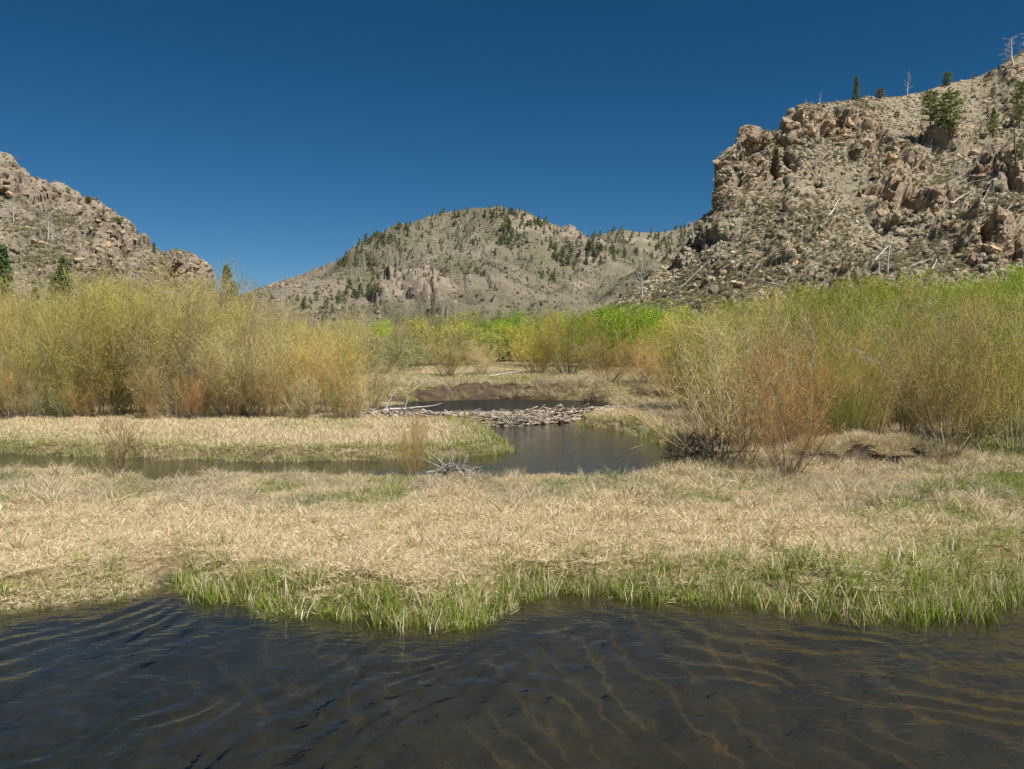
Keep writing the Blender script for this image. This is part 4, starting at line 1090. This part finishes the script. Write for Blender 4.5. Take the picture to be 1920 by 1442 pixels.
# arched white branch over the upper pond
D0 = 31.4
ar = []
for q in ((759, 778), (760, 762), (765, 745), (775, 730), (792, 719), (812, 714), (828, 717), (842, 727), (850, 742)):
    ar.append(P(q[0], q[1], D0))
ar = np.array(ar)[None]; base = ar[0, 0].copy(); ar = ar - base
V_, F_ = tubes(ar, np.array([[.024, .023, .021, .019, .016, .013, .010, .007, .004]]), 6)
t = thing('arched_branch', 'thin white branch arching over the left end of the dam', 'branch', base)
t.location = base
ob('stem', mesh('arch_stem', V_, F_, [M['deadwood']], True), t)
brs = child_paths(ar, 6, .4, .9, (.15, .4), (.5, .9), 0.0, 3, np.random.default_rng(4), 0)[:5]
V_, F_ = tubes(brs, np.full((len(brs), 1), .006) * np.array([1, .7, .4])[None], 3)
ob('twigs', mesh('arch_twigs', V_, F_, [M['deadwood']]), t)
for px_, D_, L_, yaw, pitch, kit, lb in (
    (716, 31.6, 1.0, .3, 1.2, LOGM[1], 'upright weathered stump at the left end of the dam'),
    (700, 31.2, 2.6, .1, .12, LOGM[3], 'grey log lying flat left of the dam'),
    (735, 30.6, 2.0, -.15, .05, LOGM[0], 'grey log lying across the left end of the dam'),
    (860, 47, 1.2, .2, .1, LOGM[1], 'small pale deadfall on the far meadow'),
    (920, 46, 2.2, .1, .18, LOGM[0], 'thin pale branch lying under the far willows'),
    (1460, 18.6, 1.3, .35, .22, LOGD[0], 'dark broken log behind the slender orange willow'),
):
    q = near_pt(px_, D_, .08)
    wood_thing('fallen_log' if pitch < 1 else 'stump', kit, q, L_, 8.0, lb, 'log' if pitch < 1 else 'stump', None, (0, math.pi / 2 - pitch, yaw), 2.2 if L_ < 1.5 else 1.2)
# dark root mass under the leaning bush
def rootball(seed, n=160):
    g = np.random.default_rng(seed)
    p = g.normal(0, 1, (n, 3)) * np.array([.26, .22, .16]) + np.array([0, 0, .25]); pts = [p]
    d = g.normal(0, 1, (n, 3)); L = g.uniform(.2, .6, n)
    for k in range(4):
        d = d + g.normal(0, .22, (n, 3)) + np.array([0, 0, .1]); d /= np.linalg.norm(d, axis=-1, keepdims=True)
        p = p + d * (L / 4)[:, None]; pts.append(p)
    V, Fq = tubes(np.stack(pts, 1), np.full((n, 5), .010) * np.array([1.3, 1, .8, .6, .3]), 4)
    return mesh('root_tangle', V, Fq, [M['darkwood']], True)
t = thing('root_mass', 'dark tangled root mass at the pond edge under the leaning bush', 'root mass', near_pt(1312, 18.2, .0)); t.scale = (1.25, 1, 1.15)
ob('roots', rootball(5), t)
t = thing('root_mass', 'small dark root tangle at the right end of the far pond bank', 'root mass', near_pt(1112, 37.9, .0)); t.scale = (1.0, .7, .62)
ob('roots', rootball(6), t)
# long bare stems leaning out of the right thicket
for i, (D_, r0, pts_, lb) in enumerate(((18.9, .022, [(1404, 832), (1378, 772), (1356, 724), (1345, 690), (1342, 650), (1330, 610)], 'long bare stem leaning left behind the toppled bush'),
    (18.2, .020, [(1486, 880), (1476, 830), (1458, 770), (1440, 720), (1420, 690), (1400, 640)], 'pale trunk leaning left through the slender orange willow'),
    (20.2, .020, [(1520, 800), (1522, 730), (1520, 690), (1530, 650), (1518, 610), (1500, 590)], 'pale forked stem rising above the slender orange willow'),
    (19.6, .018, [(1720, 740), (1680, 700), (1650, 680), (1620, 662), (1600, 655)], 'pale dead branch reaching left out of the large orange brown willow'),
    (20.4, .016, [(1712, 690), (1680, 660), (1650, 636), (1625, 600)], 'upper pale dead branch left of the large orange brown willow'),
    (18.5, .016, [(1330, 830), (1290, 780), (1240, 750), (1195, 715)], 'thin tan stem leaning far left over the pond from the toppled bush'),
    (18.4, .016, [(1370, 870), (1340, 835), (1310, 800), (1285, 780)], 'reddish stem leaning left beside the dark root mass'),
    (29.0, .030, [(10, 800), (50, 740), (75, 700), (90, 660)], 'pale stem leaning right at the foot of the far left willows'))):
    p_ = np.array([P(a, b, D_ + .12 * k) for k, (a, b) in enumerate(pts_)]); b0 = p_[0].copy(); p_ = p_ - b0; K_ = len(p_)
    t = thing('bare_stem', lb, 'stem', b0)
    V_, F_ = tubes(p_[None], (r0 * .62 * np.linspace(1, .3, K_))[None], 6)
    ob('stem', mesh('bare_stem_wood', V_, F_, [M['driftwood'] if i in (1, 3) else M['stem']], True), t, color=((.50, .33, .22) if i in (5, 6) else (.56, .47, .33)))
    b_ = child_paths(p_[None], 12, .35, 1, (.25, .7), (.3, .7), .15, 4, np.random.default_rng(40 + i), .1)
    V_, F_ = tubes(b_, np.full((len(b_), 1), r0 * .28) * np.linspace(1, .3, 4)[None], 3)
    ob('twigs', mesh('bare_stem_twigs', V_, F_, [M['driftwood'] if i in (1, 3) else M['stem']]), t, color=((.50, .33, .22) if i in (5, 6) else (.56, .47, .33)))
# thin dry stalks on the near bank
g = np.random.default_rng(31)
def stalk(seed):
    g = np.random.default_rng(seed)
    K = 6; z = np.linspace(0, 1, K)
    p = np.stack([np.cumsum(g.normal(0, .03, K)), np.cumsum(g.normal(0, .03, K)), z], -1)[None]
    V1, F1 = tubes(p, np.full((1, K), .0045), 4)
    b = child_paths(p, 5, .3, .95, (.08, .2), (.3, .6), .3, 3, g)
    V2, F2 = tubes(b, np.full((len(b), 3), .003), 3)
    return mesh('dry_stalk', np.concatenate([V1, V2]), np.concatenate([F1, F2 + len(V1)]), [M['twig']])
SK = [stalk(600 + i) for i in range(3)]
for i, (q, D, h, lb) in enumerate(((1184, 11.4, .75, 'tall thin red brown stalk standing on the near bank right of centre'), (1450, 11.9, .5, 'red brown stalk below the slender orange willow'), (1497, 11.7, .6, 'thin stalk on the near bank right of the other two'),
    (1280, 14.4, .4, 'short rust stalk below the toppled bush'), (300, 15.6, .4, 'short dry stalk at the channel edge on the left'), (520, 16.0, .35, 'dry stalk at the channel edge left of centre'),
    (405, 16.6, .45, 'pale dry weed stalk in the reddish weed clump'), (150, 17.0, .4, 'pale dry weed stalk left of the brown leafing shrub'), (1080, 16.8, .4, 'rust stalk at the right end of the channel bank'), (620, 16.9, .35, 'pale stalk by the channel near centre'))):
    tag(ob('dry_stalk', SK[i % 3], None, near_pt(q, D, -.02), (0, 0, i), h, color=((.40, .20, .12) if i % 2 == 0 else (.5, .38, .25))), lb, 'stalk')

# ------------------------------------------------------------------ boulders
def rock_mesh(seed, sub=2, planes=11):
    import bmesh
    g = np.random.default_rng(seed)
    bm = bmesh.new(); bmesh.ops.create_icosphere(bm, subdivisions=sub, radius=1.0)
    V = np.array([v.co for v in bm.verts])
    for k in range(planes):
        n = g.normal(size=3); n /= np.linalg.norm(n); d = g.uniform(.45, .85)
        e = V @ n - d; V = V - np.clip(e, 0, None)[:, None] * n
    V = V * np.array([g.uniform(.9, 1.3), g.uniform(.8, 1.1), g.uniform(.6, .85)])
    V = V * (1 + .06 * vnoise(V * 3 + seed, 1)[:, None])
    for v, c in zip(bm.verts, V): v.co = Vector(c)
    me = bpy.data.meshes.new('boulder'); bm.to_mesh(me); bm.free()
    me.materials.append(M['rock']); return me
RK = [rock_mesh(700 + i) for i in range(10)]
RKS = [rock_mesh(720 + i, 1, 7) for i in range(6)]
g = np.random.default_rng(88)
def zone(px, py, right=True):
    if right:
        a = 'on the talus at the left foot of' if px < 1450 and py > 380 else ('along the cliff top of' if py < 300 and px < 1650 else ('low on' if py > 420 else ('high on' if py < 260 else 'halfway up')))
        return a + ' the right hillside'
    return ('high on' if py < 400 else 'low on') + ' the left hillside'
for h, n, x0, x1, y0, y1, right in ((HR, 120, 1280, 1918, 190, 550, True), (HL, 36, 2, 400, 310, 530, False)):
    k = 0
    while k < n:
        px_, py_ = g.uniform(x0, x1), g.uniform(y0, y1)
        q = hit(h, px_, py_)
        k += 1
        if q is None: continue
        sz = px_h(q, g.choice([5, 6, 7, 9, 12], p=[.3, .25, .2, .15, .1]) * g.uniform(.8, 1.2))
        o = ob('boulder', RK[k % 10], None, q - Vector((0, 0, sz * .1)), (g.uniform(-.5, .5), g.uniform(-.5, .5), g.uniform(0, 6.28)), sz)
        tag(o, ('pale angular boulder ' if k % 2 else 'brown angular boulder ') + zone(px_, py_, right), 'boulder', 'boulders ' + ('on the right hillside' if right else 'on the left hillside'))
for px_, py_, s_, lb in ((1440, 530, 15, 'pinkish pale boulder at the foot of the talus by the thicket'), (1345, 545, 16, 'large brown boulder with a dark hollow at the foot of the talus'), (1385, 535, 13, 'flat pink boulder right of the brown hollowed boulder'),
    (143, 472, 10, 'rounded white boulder in the middle of the left hillside'), (1412, 450, 10, 'pale grey boulder on the talus'), (1640, 465, 12, 'pale block standing out on the lower slope'), (1840, 505, 16, 'grey slab near the lower right cave'), (1620, 270, 20, 'big greenish lichened boulder in the middle outcrop'),
    (1163, 570, 9, 'white boulder at the far left end of the talus'), (1255, 568, 8, 'small pale boulder above the bright green bush')):
    h = HR if px_ > 600 else HL
    q = hit(h, px_, py_)
    if q is None: continue
    sz = px_h(q, s_)
    tag(ob('boulder', RK[int(s_) % 10], None, q, (.2, .1, px_), (sz, sz, sz * .85)), lb, 'boulder')
import bmesh
def block_mesh(seed):
    g = np.random.default_rng(seed)
    bm = bmesh.new(); bmesh.ops.create_icosphere(bm, subdivisions=3, radius=1.0)
    V = np.array([v.co for v in bm.verts]) * 1.25
    ax = g.normal(size=3); ax /= np.linalg.norm(ax)
    for k in range(13):                                   # joint planes, roughly parallel sets
        n = g.normal(size=3) * .35 + (ax, np.cross(ax, [.3, .1, 1]), np.array([0, .1, 1.]))[k % 3] * g.choice([-1, 1]); n /= np.linalg.norm(n); d = g.uniform(.5, .95)
        e = V @ n - d; V = V - np.clip(e, 0, None)[:, None] * n
    V = V * np.array([g.uniform(.9, 1.35), g.uniform(.8, 1.1), g.uniform(.7, 1.05)])
    V = V * (1 + .16 * blocky(V + seed, .55, seed)[:, None] + .04 * vnoise(V * 6 + seed, 1)[:, None])
    for v, c in zip(bm.verts, V): v.co = Vector(c)
    me = bpy.data.meshes.new('rock_block'); bm.to_mesh(me); bm.free(); me.materials.append(M['rock']); return me
RB = [block_mesh(760 + i) for i in range(9)]
OUT = [(1365, 320, 26, 50, 16, (8, 16), 'in the sheer cliff face at the left end of the right hillside'), (1412, 262, 34, 22, 10, (9, 17), 'on the cliff top at the left end of the right hillside'),
       (1495, 225, 45, 26, 12, (8, 16), 'in the upper crag right of the cliff top'), (1560, 240, 55, 24, 12, (8, 15), 'in the brown crag just below the right ridge'), (1435, 320, 40, 24, 10, (8, 14), 'around the dark clefts below the cliff top'),
       (1620, 265, 45, 20, 9, (7, 14), 'in the greenish middle outcrop'), (1690, 320, 36, 36, 10, (7, 14), 'in the jagged outcrop below the pine pair'), (1665, 380, 34, 36, 11, (8, 15), 'in the broken rib in the middle of the right slope'),
       (1750, 390, 40, 22, 7, (7, 12), 'in the small outcrop right of the broken rib'), (1850, 465, 45, 32, 12, (9, 20), 'in the big shadowed outcrop low at the right edge'), (1785, 440, 30, 18, 6, (7, 12), 'left of the big shadowed outcrop'),
       (1870, 320, 40, 26, 8, (7, 13), 'high near the right picture edge'), (1318, 405, 12, 34, 6, (5, 9), 'stepping down the skyline left of the cliff'), (1275, 470, 16, 16, 4, (4, 7), 'at the lowest end of the right skyline'), (1900, 122, 16, 10, 5, (6, 12), 'under the big white snag at the top right'),
       (20, 325, 40, 26, 9, (7, 13), 'near the top of the left hillside'), (185, 395, 30, 16, 8, (6, 11), 'on the left skyline below the shrubs'), (220, 440, 32, 24, 9, (7, 13), 'around the shadowed ledge of the left hillside'), (355, 500, 34, 20, 12, (7, 13), 'in the knob at the right end of the left hillside'), (90, 355, 40, 14, 7, (6, 11), 'high on the left hillside')]
SKR, SKL = HR.ridge, HL.ridge
g = np.random.default_rng(89); nb_ = 0
for cx, cy, rx, ry, n, (s0, s1), lb in OUT:
    for k in range(n):
        q = hit(HR if cx > 900 else HL, cx + g.normal(0, rx * .6), cy + g.normal(0, ry * .6))
        if q is None or q.y > 260: continue
        sp = g.uniform(s0, s1) * .75; ppx, ppy = proj(np.array(q)); rl = SKR if cx > 900 else SKL
        sky_y = max(np.interp(ppx + o_, rl[:, 0], rl[:, 1]) for o_ in (-sp * .7, 0, sp * .7))
        room = float(ppy) - sky_y
        if room < sp * .95: q = q - Vector((0, 0, px_h(q, min(sp * .95 - room, sp * .9))))
        sz = px_h(q, sp); nb_ += 1
        o = ob('rock_outcrop', RB[nb_ % 9], None, q - Vector((0, -sz * .25, sz * .15)), (g.normal(0, .2), g.normal(0, .2), g.uniform(0, 6.28)), (sz, sz, sz * g.uniform(.7, 1.2)))
        tag(o, 'jutting rock block ' + lb, 'rock', 'rock blocks of the cliffs and outcrops')
def scree(h, name, label, n, seed, smin, smax, protos, rock_bias=.0, sink=.15, tint=False, dark=0):
    g = np.random.default_rng(seed)
    nu, nv = h.P.shape[0], h.nv
    i = g.integers(1, nu - 1, n * 2); j = (g.uniform(0, 1, n * 2) ** .8 * (nv - 2)).astype(int) + 1
    p = h.P[i, j] + (h.P[i + g.choice([-1, 1], n * 2), j] - h.P[i, j]) * g.uniform(0, .5, (n * 2, 1)) + (h.P[i, j + 1] - h.P[i, j]) * g.uniform(0, 1, (n * 2, 1))
    cl = fbm(p / 14, 3, seed)
    keep = g.uniform(0, 1, n * 2) < np.clip(.42 + cl * 1.8 + rock_bias * h.rock[i, j], .16, 1)
    p = p[keep][:n]; m_ = len(p)
    s = smin * (smax / smin) ** (g.uniform(0, 1, m_) ** 2.6)
    rot = g.uniform(-.6, .6, (m_, 3)); rot[:, 2] = g.uniform(0, 6.28, m_)
    scatter(name, label, p - np.array([0, 0, 1]) * (s * sink)[:, None], rot, s, g.integers(0, len(protos), m_), protos, g.uniform(0, 1, m_) ** 1.7, g.uniform(0, 1 - dark, m_) ** (1 + dark))
m = NT('scree_stone')
r_ = m.attr('shade', 'INSTANCER').outputs['Fac']
c = m.ramp(r_, [(0, (0.234, 0.193, 0.141)), (.35, (0.363, 0.299, 0.214)), (.7, (0.467, 0.386, 0.281)), (.9, (0.436, 0.404, 0.339)), (1, (0.574, 0.510, 0.421))])
c = m.mix(m.math('MULTIPLY', m.noise(2.0, 5, .7, m.obco()), .6), c, (.30, .27, .18))
M['scree'] = m.finish(c, .9, .1, m.bump(m.noise(6, 5, .7, m.obco()), .5, .1))
RKS2 = []
for q in RKS:
    w = q.copy(); w.materials.clear(); w.materials.append(M['scree']); RKS2.append(w)
scree(HR, 'scree_stones', 'loose stones scattered over the right hillside', 42000, 901, .08, .62, RKS2, .2)
scree(HL, 'scree_stones', 'loose stones scattered over the left hillside', 18000, 902, .10, .70, RKS2, .2, dark=.35)
scree(HM, 'scree_stones', 'pale stones scattered over the far mountain', 9000, 903, .4, 1.6, RKS2, .8, dark=.45)
# low brush tufts on the slopes
def brush_mesh(seed, n=80, r=.6, h=.45):
    g = np.random.default_rng(seed)
    a = g.uniform(0, 6.28, n); e = g.uniform(.1, 1.35, n)
    b = g.normal(0, .12 * r, (n, 3)) * np.array([1, 1, 0])
    d = np.stack([np.cos(a) * np.cos(e) * r, np.sin(a) * np.cos(e) * r, np.sin(e) * h], -1) * g.uniform(.6, 1.1, (n, 1))
    Pt = np.stack([b, b + d * .5 + g.normal(0, .05, (n, 3)), b + d], 1)
    V, Fq = ribbons(Pt, np.full((n, 3), .05) * np.array([.6, 1, .4]), g)
    me = mesh('brush_tuft', V, Fq, [M['brush']]); addattr(me, 'vary', np.repeat(g.uniform(0, 1, n), 6)); return me
m = NT('slope_brush')
c = m.mix(m.attr('tint', 'INSTANCER').outputs['Fac'], m.ramp(m.attr('vary').outputs['Fac'], [(0, (0.296, 0.254, 0.171)), (1, (0.505, 0.430, 0.296))]), m.ramp(m.attr('vary').outputs['Fac'], [(0, (0.183, 0.179, 0.091)), (1, (0.331, 0.314, 0.164))]))
M['brush'] = m.finish(c, .8, .1, None, .2)
BR = [brush_mesh(740 + i) for i in range(4)]
scree(HR, 'slope_brush', 'dry grass and low brush tufts growing over the right hillside', 26000, 911, .4, 1.3, BR, -.3, 0)
scree(HL, 'slope_brush', 'olive grass and low brush tufts over the left hillside', 22000, 912, .5, 1.8, BR, -.3, 0)
scree(HM, 'slope_brush', 'grey brush tufts over the far mountain', 20000, 913, 1.2, 3.2, BR, -.3, 0)

# ------------------------------------------------------------------ conifers
def conifer_mesh(seed, H, R, nwh, per, nseg, nw, pine=False, lo=.08):
    g = np.random.default_rng(seed)
    K = 6
    pt = np.stack([g.normal(0, .01 * H, K), g.normal(0, .01 * H, K), np.linspace(-.03, 1, K) * H], -1)[None]
    V1, F1 = tubes(pt, (H * .018 * np.linspace(1, .12, K))[None], 6)
    tr = mesh('conifer_trunk', V1, F1, [M['bark']], True)
    n = nwh * per
    t = np.repeat(np.linspace(lo, .99, nwh), per) + g.normal(0, .015, n); t = np.clip(t, lo, .995)
    a = g.uniform(0, 6.28, n)
    prof = (1 - t) ** .75 if not pine else np.sqrt(np.clip(1 - ((t - .55) / .5) ** 2, .05, 1)) * .9
    L = R * prof * g.uniform(.6, 1.15, n) + .03 * H
    up = (.25 * t if not pine else .35)
    P0 = np.stack([np.zeros(n), np.zeros(n), t * H], -1)
    dr = np.stack([np.cos(a), np.sin(a), up + g.normal(0, .12, n) - .15 * (not pine)], -1)
    br = np.stack([P0, P0 + dr * L[:, None] * .5, P0 + dr * L[:, None] + np.array([0, 0, -.02 * H])], 1)
    # needle sprays: short ribbons round each limb
    m_ = n * nseg
    bi = np.repeat(np.arange(n), nseg); f = g.uniform(.25, 1.0, m_)[:, None]
    c = np.where(f < .5, br[bi, 0] * (1 - 2 * f) + br[bi, 1] * 2 * f, br[bi, 1] * (2 - 2 * f) + br[bi, 2] * (2 * f - 1))
    d = g.normal(size=(m_, 3)) * np.array([1, 1, .6]) + dr[bi] * 1.0; d /= np.linalg.norm(d, axis=-1, keepdims=True)
    ll = nw * g.uniform(.6, 1.3, m_)[:, None]
    Pt = np.stack([c, c + d * ll * .5, c + d * ll], 1)
    V2, F2 = ribbons(Pt, np.full((m_, 3), nw * .32) * np.array([.7, 1, .2]), g)
    V3, F3 = ribbons(br, np.full((n, 3), H * .006), g)
    cr = mesh('conifer_crown', np.concatenate([V2, V3]), np.concatenate([F2, F3 + len(V2)]), [M['needle']])
    addattr(cr, 'vary', np.concatenate([np.repeat(g.uniform(0, 1, m_), 6), np.full(n * 6, .1)]))
    return tr, cr, H
FIR = [conifer_mesh(800 + i, 10, 2.4, 24, 10, 20, .38) for i in range(3)]
PIN = [conifer_mesh(810 + i, 9, 2.4, 17, 10, 26, .36, True, .16) for i in range(3)]
FARC = [conifer_mesh(820 + i, 10, 3.0 + i * .3, 11, 6, 5, 1.5) for i in range(4)]
def conifer(kit, q, h, label, group=None, col=(.14, .19, .07), wide=1.0, name='conifer', simple=False):
    s = h / kit[2]
    if simple:
        o = ob(name, kit[3], None, q, (0, 0, RNG.uniform(0, 6.28)), (s * wide, s * wide, s), color=col)
        return tag(o, label, 'conifer', group)
    t = thing(name, label, 'conifer', q, group, RNG.uniform(0, 6.28)); t.scale = (s * wide, s * wide, s)
    ob('trunk', kit[0], t); ob('crown', kit[1], t, color=col)
    return t
for h, x0, y0, top, kit, w, col, lb in (
    (HR, 1605, 182, 136, FIR[0], .85, (.19, .24, .09), 'dark green conifer standing alone on the right skyline'),
    (HR, 1744, 235, 160, PIN[0], .85, (.25, .29, .10), 'left pine of the close pair high on the right slope'),
    (HR, 1780, 255, 160, PIN[1], 1.0, (.25, .29, .10), 'right taller pine of the close pair high on the right slope'),
    (HR, 1862, 250, 200, FIR[1], .9, (.27, .32, .12), 'small conifer right of the pine pair'),
    (HR, 1912, 240, 140, PIN[2], .6, (.23, .27, .10), 'tall pine at the right picture edge'),
    (HR, 1915, 300, 255, PIN[1], .8, (.32, .36, .13), 'lower bushy pine at the right picture edge'),
    (HR, 1776, 160, 129, PIN[2], 1.2, (.22, .27, .08), 'little round topped pine on the right skyline'),
    (HR, 1650, 178, 156, PIN[0], 1.6, (.26, .25, .12), 'low olive shrubby tree on the skyline beside the conifer'),
    (HR, 1681, 222, 205, PIN[1], 1.2, (.26, .26, .11), 'tiny olive bush below the skyline conifer'),
    (HR, 1862, 178, 160, PIN[0], 1.3, (.20, .22, .09), 'small green shrub just under the right ridge'),
    (HL, 128, 362, 348, PIN[0], 1.2, (.32, .35, .19), 'topmost small shrub on the left skyline'),
    (HL, 166, 380, 365, PIN[1], 1.6, (.20, .23, .10), 'wide dark shrub second on the left skyline'),
    (HL, 222, 420, 405, PIN[2], 1.9, (.32, .35, .19), 'broad greyish shrub midway down the left skyline'),
    (HL, 260, 456, 441, PIN[0], 1.2, (.32, .35, .19), 'small shrub lower on the left skyline'),
    (HL, 289, 474, 452, FIR[2], 1.0, (.19, .24, .09), 'small conifer near the bottom of the left skyline'),
    (HL, 166, 440, 425, FIR[0], .9, (.14, .18, .08), 'tiny dark conifer beside the shadowed ledge on the left hillside'),
    (HL, 147, 382, 370, FIR[1], .9, (.15, .19, .08), 'tiny dark conifer just below the left skyline'),
):
    q = on_hill(h, x0, y0, .3)
    if q is not None: conifer(kit, q, px_h(q, y0 - top) * (.86 if kit in PIN else 1), lb, None, col, w * (1.2 if kit in PIN else 1))
for x0, D, top, kit, w, lb in ((10, 62, 462, FIR[0], .9, 'dark conifer behind the left thicket at the picture edge'), (122, 66, 487, FIR[1], .9, 'tallest dark conifer rising behind the left thicket'), (106, 62, 520, FIR[2], 1.0, 'shorter conifer just left of the tall one behind the thicket'),
    (70, 66, 540, FIR[0], .9, 'small conifer low behind the left thicket'), (428, 62, 500, FIR[1], .75, 'slim conifer with pale green top at the right end of the thicket'), (440, 60, 530, FIR[2], .8, 'shorter conifer beside the slim one at the thicket end')):
    b = near_pt(x0, D, -.2)
    conifer(kit, b, float(P(x0, top, D)[2]) - b.z, lb, None, (.13, .18, .075), w * .72)
# conifers on the mountain: one mesh each, crown and trunk joined (too small to show parts)
FK = []
for tr, cr, H in FARC:
    va = np.zeros(len(tr.vertices) * 3, np.float32); tr.vertices.foreach_get('co', va)
    vb = np.zeros(len(cr.vertices) * 3, np.float32); cr.vertices.foreach_get('co', vb)
    fa = np.array([p.vertices[:] for p in tr.polygons]); fb = np.array([p.vertices[:] for p in cr.polygons])
    me = mesh('far_conifer', np.concatenate([va, vb]).reshape(-1, 3), np.concatenate([fa, fb + len(va) // 3]), [M['bark'], M['needle']], midx=[0] * len(fa) + [1] * len(fb))
    addattr(me, 'vary', np.random.default_rng(1).uniform(0, 1, (len(va) + len(vb)) // 3))
    FK.append((None, None, H, me))
CL = [  # px, py, rx, ry, n, label, height px
    (705, 450, 50, 16, 44, 'small dark conifer on the left shoulder of the mountain', 11), (640, 480, 40, 16, 14, 'small dark conifer low on the left shoulder of the mountain', 11),
    (770, 425, 40, 10, 18, 'small dark conifer on the upper left skyline of the mountain', 10), (850, 405, 50, 8, 20, 'small dark conifer just below the summit of the mountain', 9),
    (930, 400, 50, 9, 30, 'small dark conifer on the summit of the mountain', 9), (955, 440, 22, 32, 40, 'dark conifer in the thick band below the summit', 12),
    (1010, 420, 34, 16, 34, 'dark conifer in the band right of the summit', 11), (1075, 470, 60, 22, 44, 'dark conifer on the right shoulder of the mountain', 12),
    (1060, 490, 24, 12, 18, 'dark conifer in the clump on the right shoulder', 14), (1040, 522, 30, 8, 12, 'conifer in the low clump at the right of the mountain', 12),
    (1150, 475, 60, 18, 28, 'scattered conifer below the right saddle', 12), (680, 552, 40, 10, 30, 'dark conifer in the lower left row on the mountain', 14),
    (600, 565, 50, 16, 14, 'lone dark conifer low on the left of the mountain', 15), (900, 450, 90, 28, 44, 'scattered conifer in the middle of the mountain', 9),
    (820, 480, 120, 30, 46, 'scattered conifer on the mountain face left of centre', 8), (700, 505, 70, 22, 40, 'scattered conifer halfway up the left of the mountain', 9), (890, 515, 70, 10, 14, 'conifer above the pale knoll on the mountain', 10)]
g = np.random.default_rng(99)
extra = []
cnt = 0
for cx, cy, rx, ry, n, lb, hp in CL:
    for k in range(n):
        q = hit(HM, cx + g.normal(0, rx * .6), cy + g.normal(0, ry * .6))
        if q is None: continue
        h = px_h(q, hp * g.uniform(.55, 1.25)); j = int(g.integers(0, 4))
        if cnt < 285 and g.uniform() < .68:
            conifer(FK[j], q - Vector((0, 0, .3)), h, lb, 'conifers scattered over the far mountain', (.185, .215, .11), g.uniform(.75, 1.15), simple=True); cnt += 1
        else: extra.append((q, h, j))
for k in range(380):
    q = hit(HM, g.uniform(560, 1240), g.uniform(400, 560))
    if q is not None and fbm(np.array([[q.x / 60, q.y / 60, q.z / 40]]), 3, 8)[0] > .06: extra.append((q, px_h(q, g.uniform(3, 7)), int(g.integers(0, 4))))
for k in range(330):
    q = hit(HF, g.uniform(1090, 1330), g.uniform(422, 500))
    if q is not None: extra.append((q, px_h(q, g.uniform(5, 11)), int(g.integers(0, 4))))
M['fneedle'] = None
m = NT('far_needles')
c = m.ramp(m.attr('vary').outputs['Fac'], [(0, (.13, .15, .075)), (1, (.27, .29, .15))])
M['fneedle'] = m.finish(c, .7, .1)
FK2 = []
for q in FK:
    w = q[3].copy(); w.materials[1] = M['fneedle']; FK2.append(w)
scatter('conifer_woods', 'smallest conifers dotted over the mountain and distant ridge', [e[0] for e in extra], np.stack([np.zeros(len(extra)), np.zeros(len(extra)), g.uniform(0, 6.28, len(extra))], -1), np.array([e[1] / 10 for e in extra]), [e[2] for e in extra], FK2)
# burnt bare trunks standing over the mountain
bt = []
for k in range(2400):
    q = hit(HM, g.uniform(470, 1260), g.uniform(440, 585) if g.uniform() < .75 else g.uniform(395, 590))
    if q is not None: bt.append((q, px_h(q, g.uniform(6, 15))))
scatter('burnt_trunks', 'thin bare grey trunks of burnt trees over the mountain', [e[0] for e in bt], np.stack([g.normal(0, .06, len(bt)), g.normal(0, .06, len(bt)), g.uniform(0, 6.28, len(bt))], -1), np.array([e[1] / 6 for e in bt]), g.integers(0, 6, len(bt)), [s_[0] for s_ in SNAG[:3]] + [s_[0] for s_ in POLE])
bt = []
for k in range(110):
    px_ = g.uniform(820, 1290); D = g.uniform(125, 250); x = (px_ - 960) / F * D
    bt.append(((x, D, float(ground(np.array([x]), np.array([D]))[0])), g.uniform(2.5, 7)))
scatter('burnt_trunks', 'thin bare grey trunks standing behind the tree belt', [e[0] for e in bt], np.stack([g.normal(0, .06, len(bt)), g.normal(0, .06, len(bt)), g.uniform(0, 6.28, len(bt))], -1), np.array([e[1] / 6 for e in bt]), g.integers(0, 3, len(bt)), [s_[0] for s_ in SNAG[:3]])
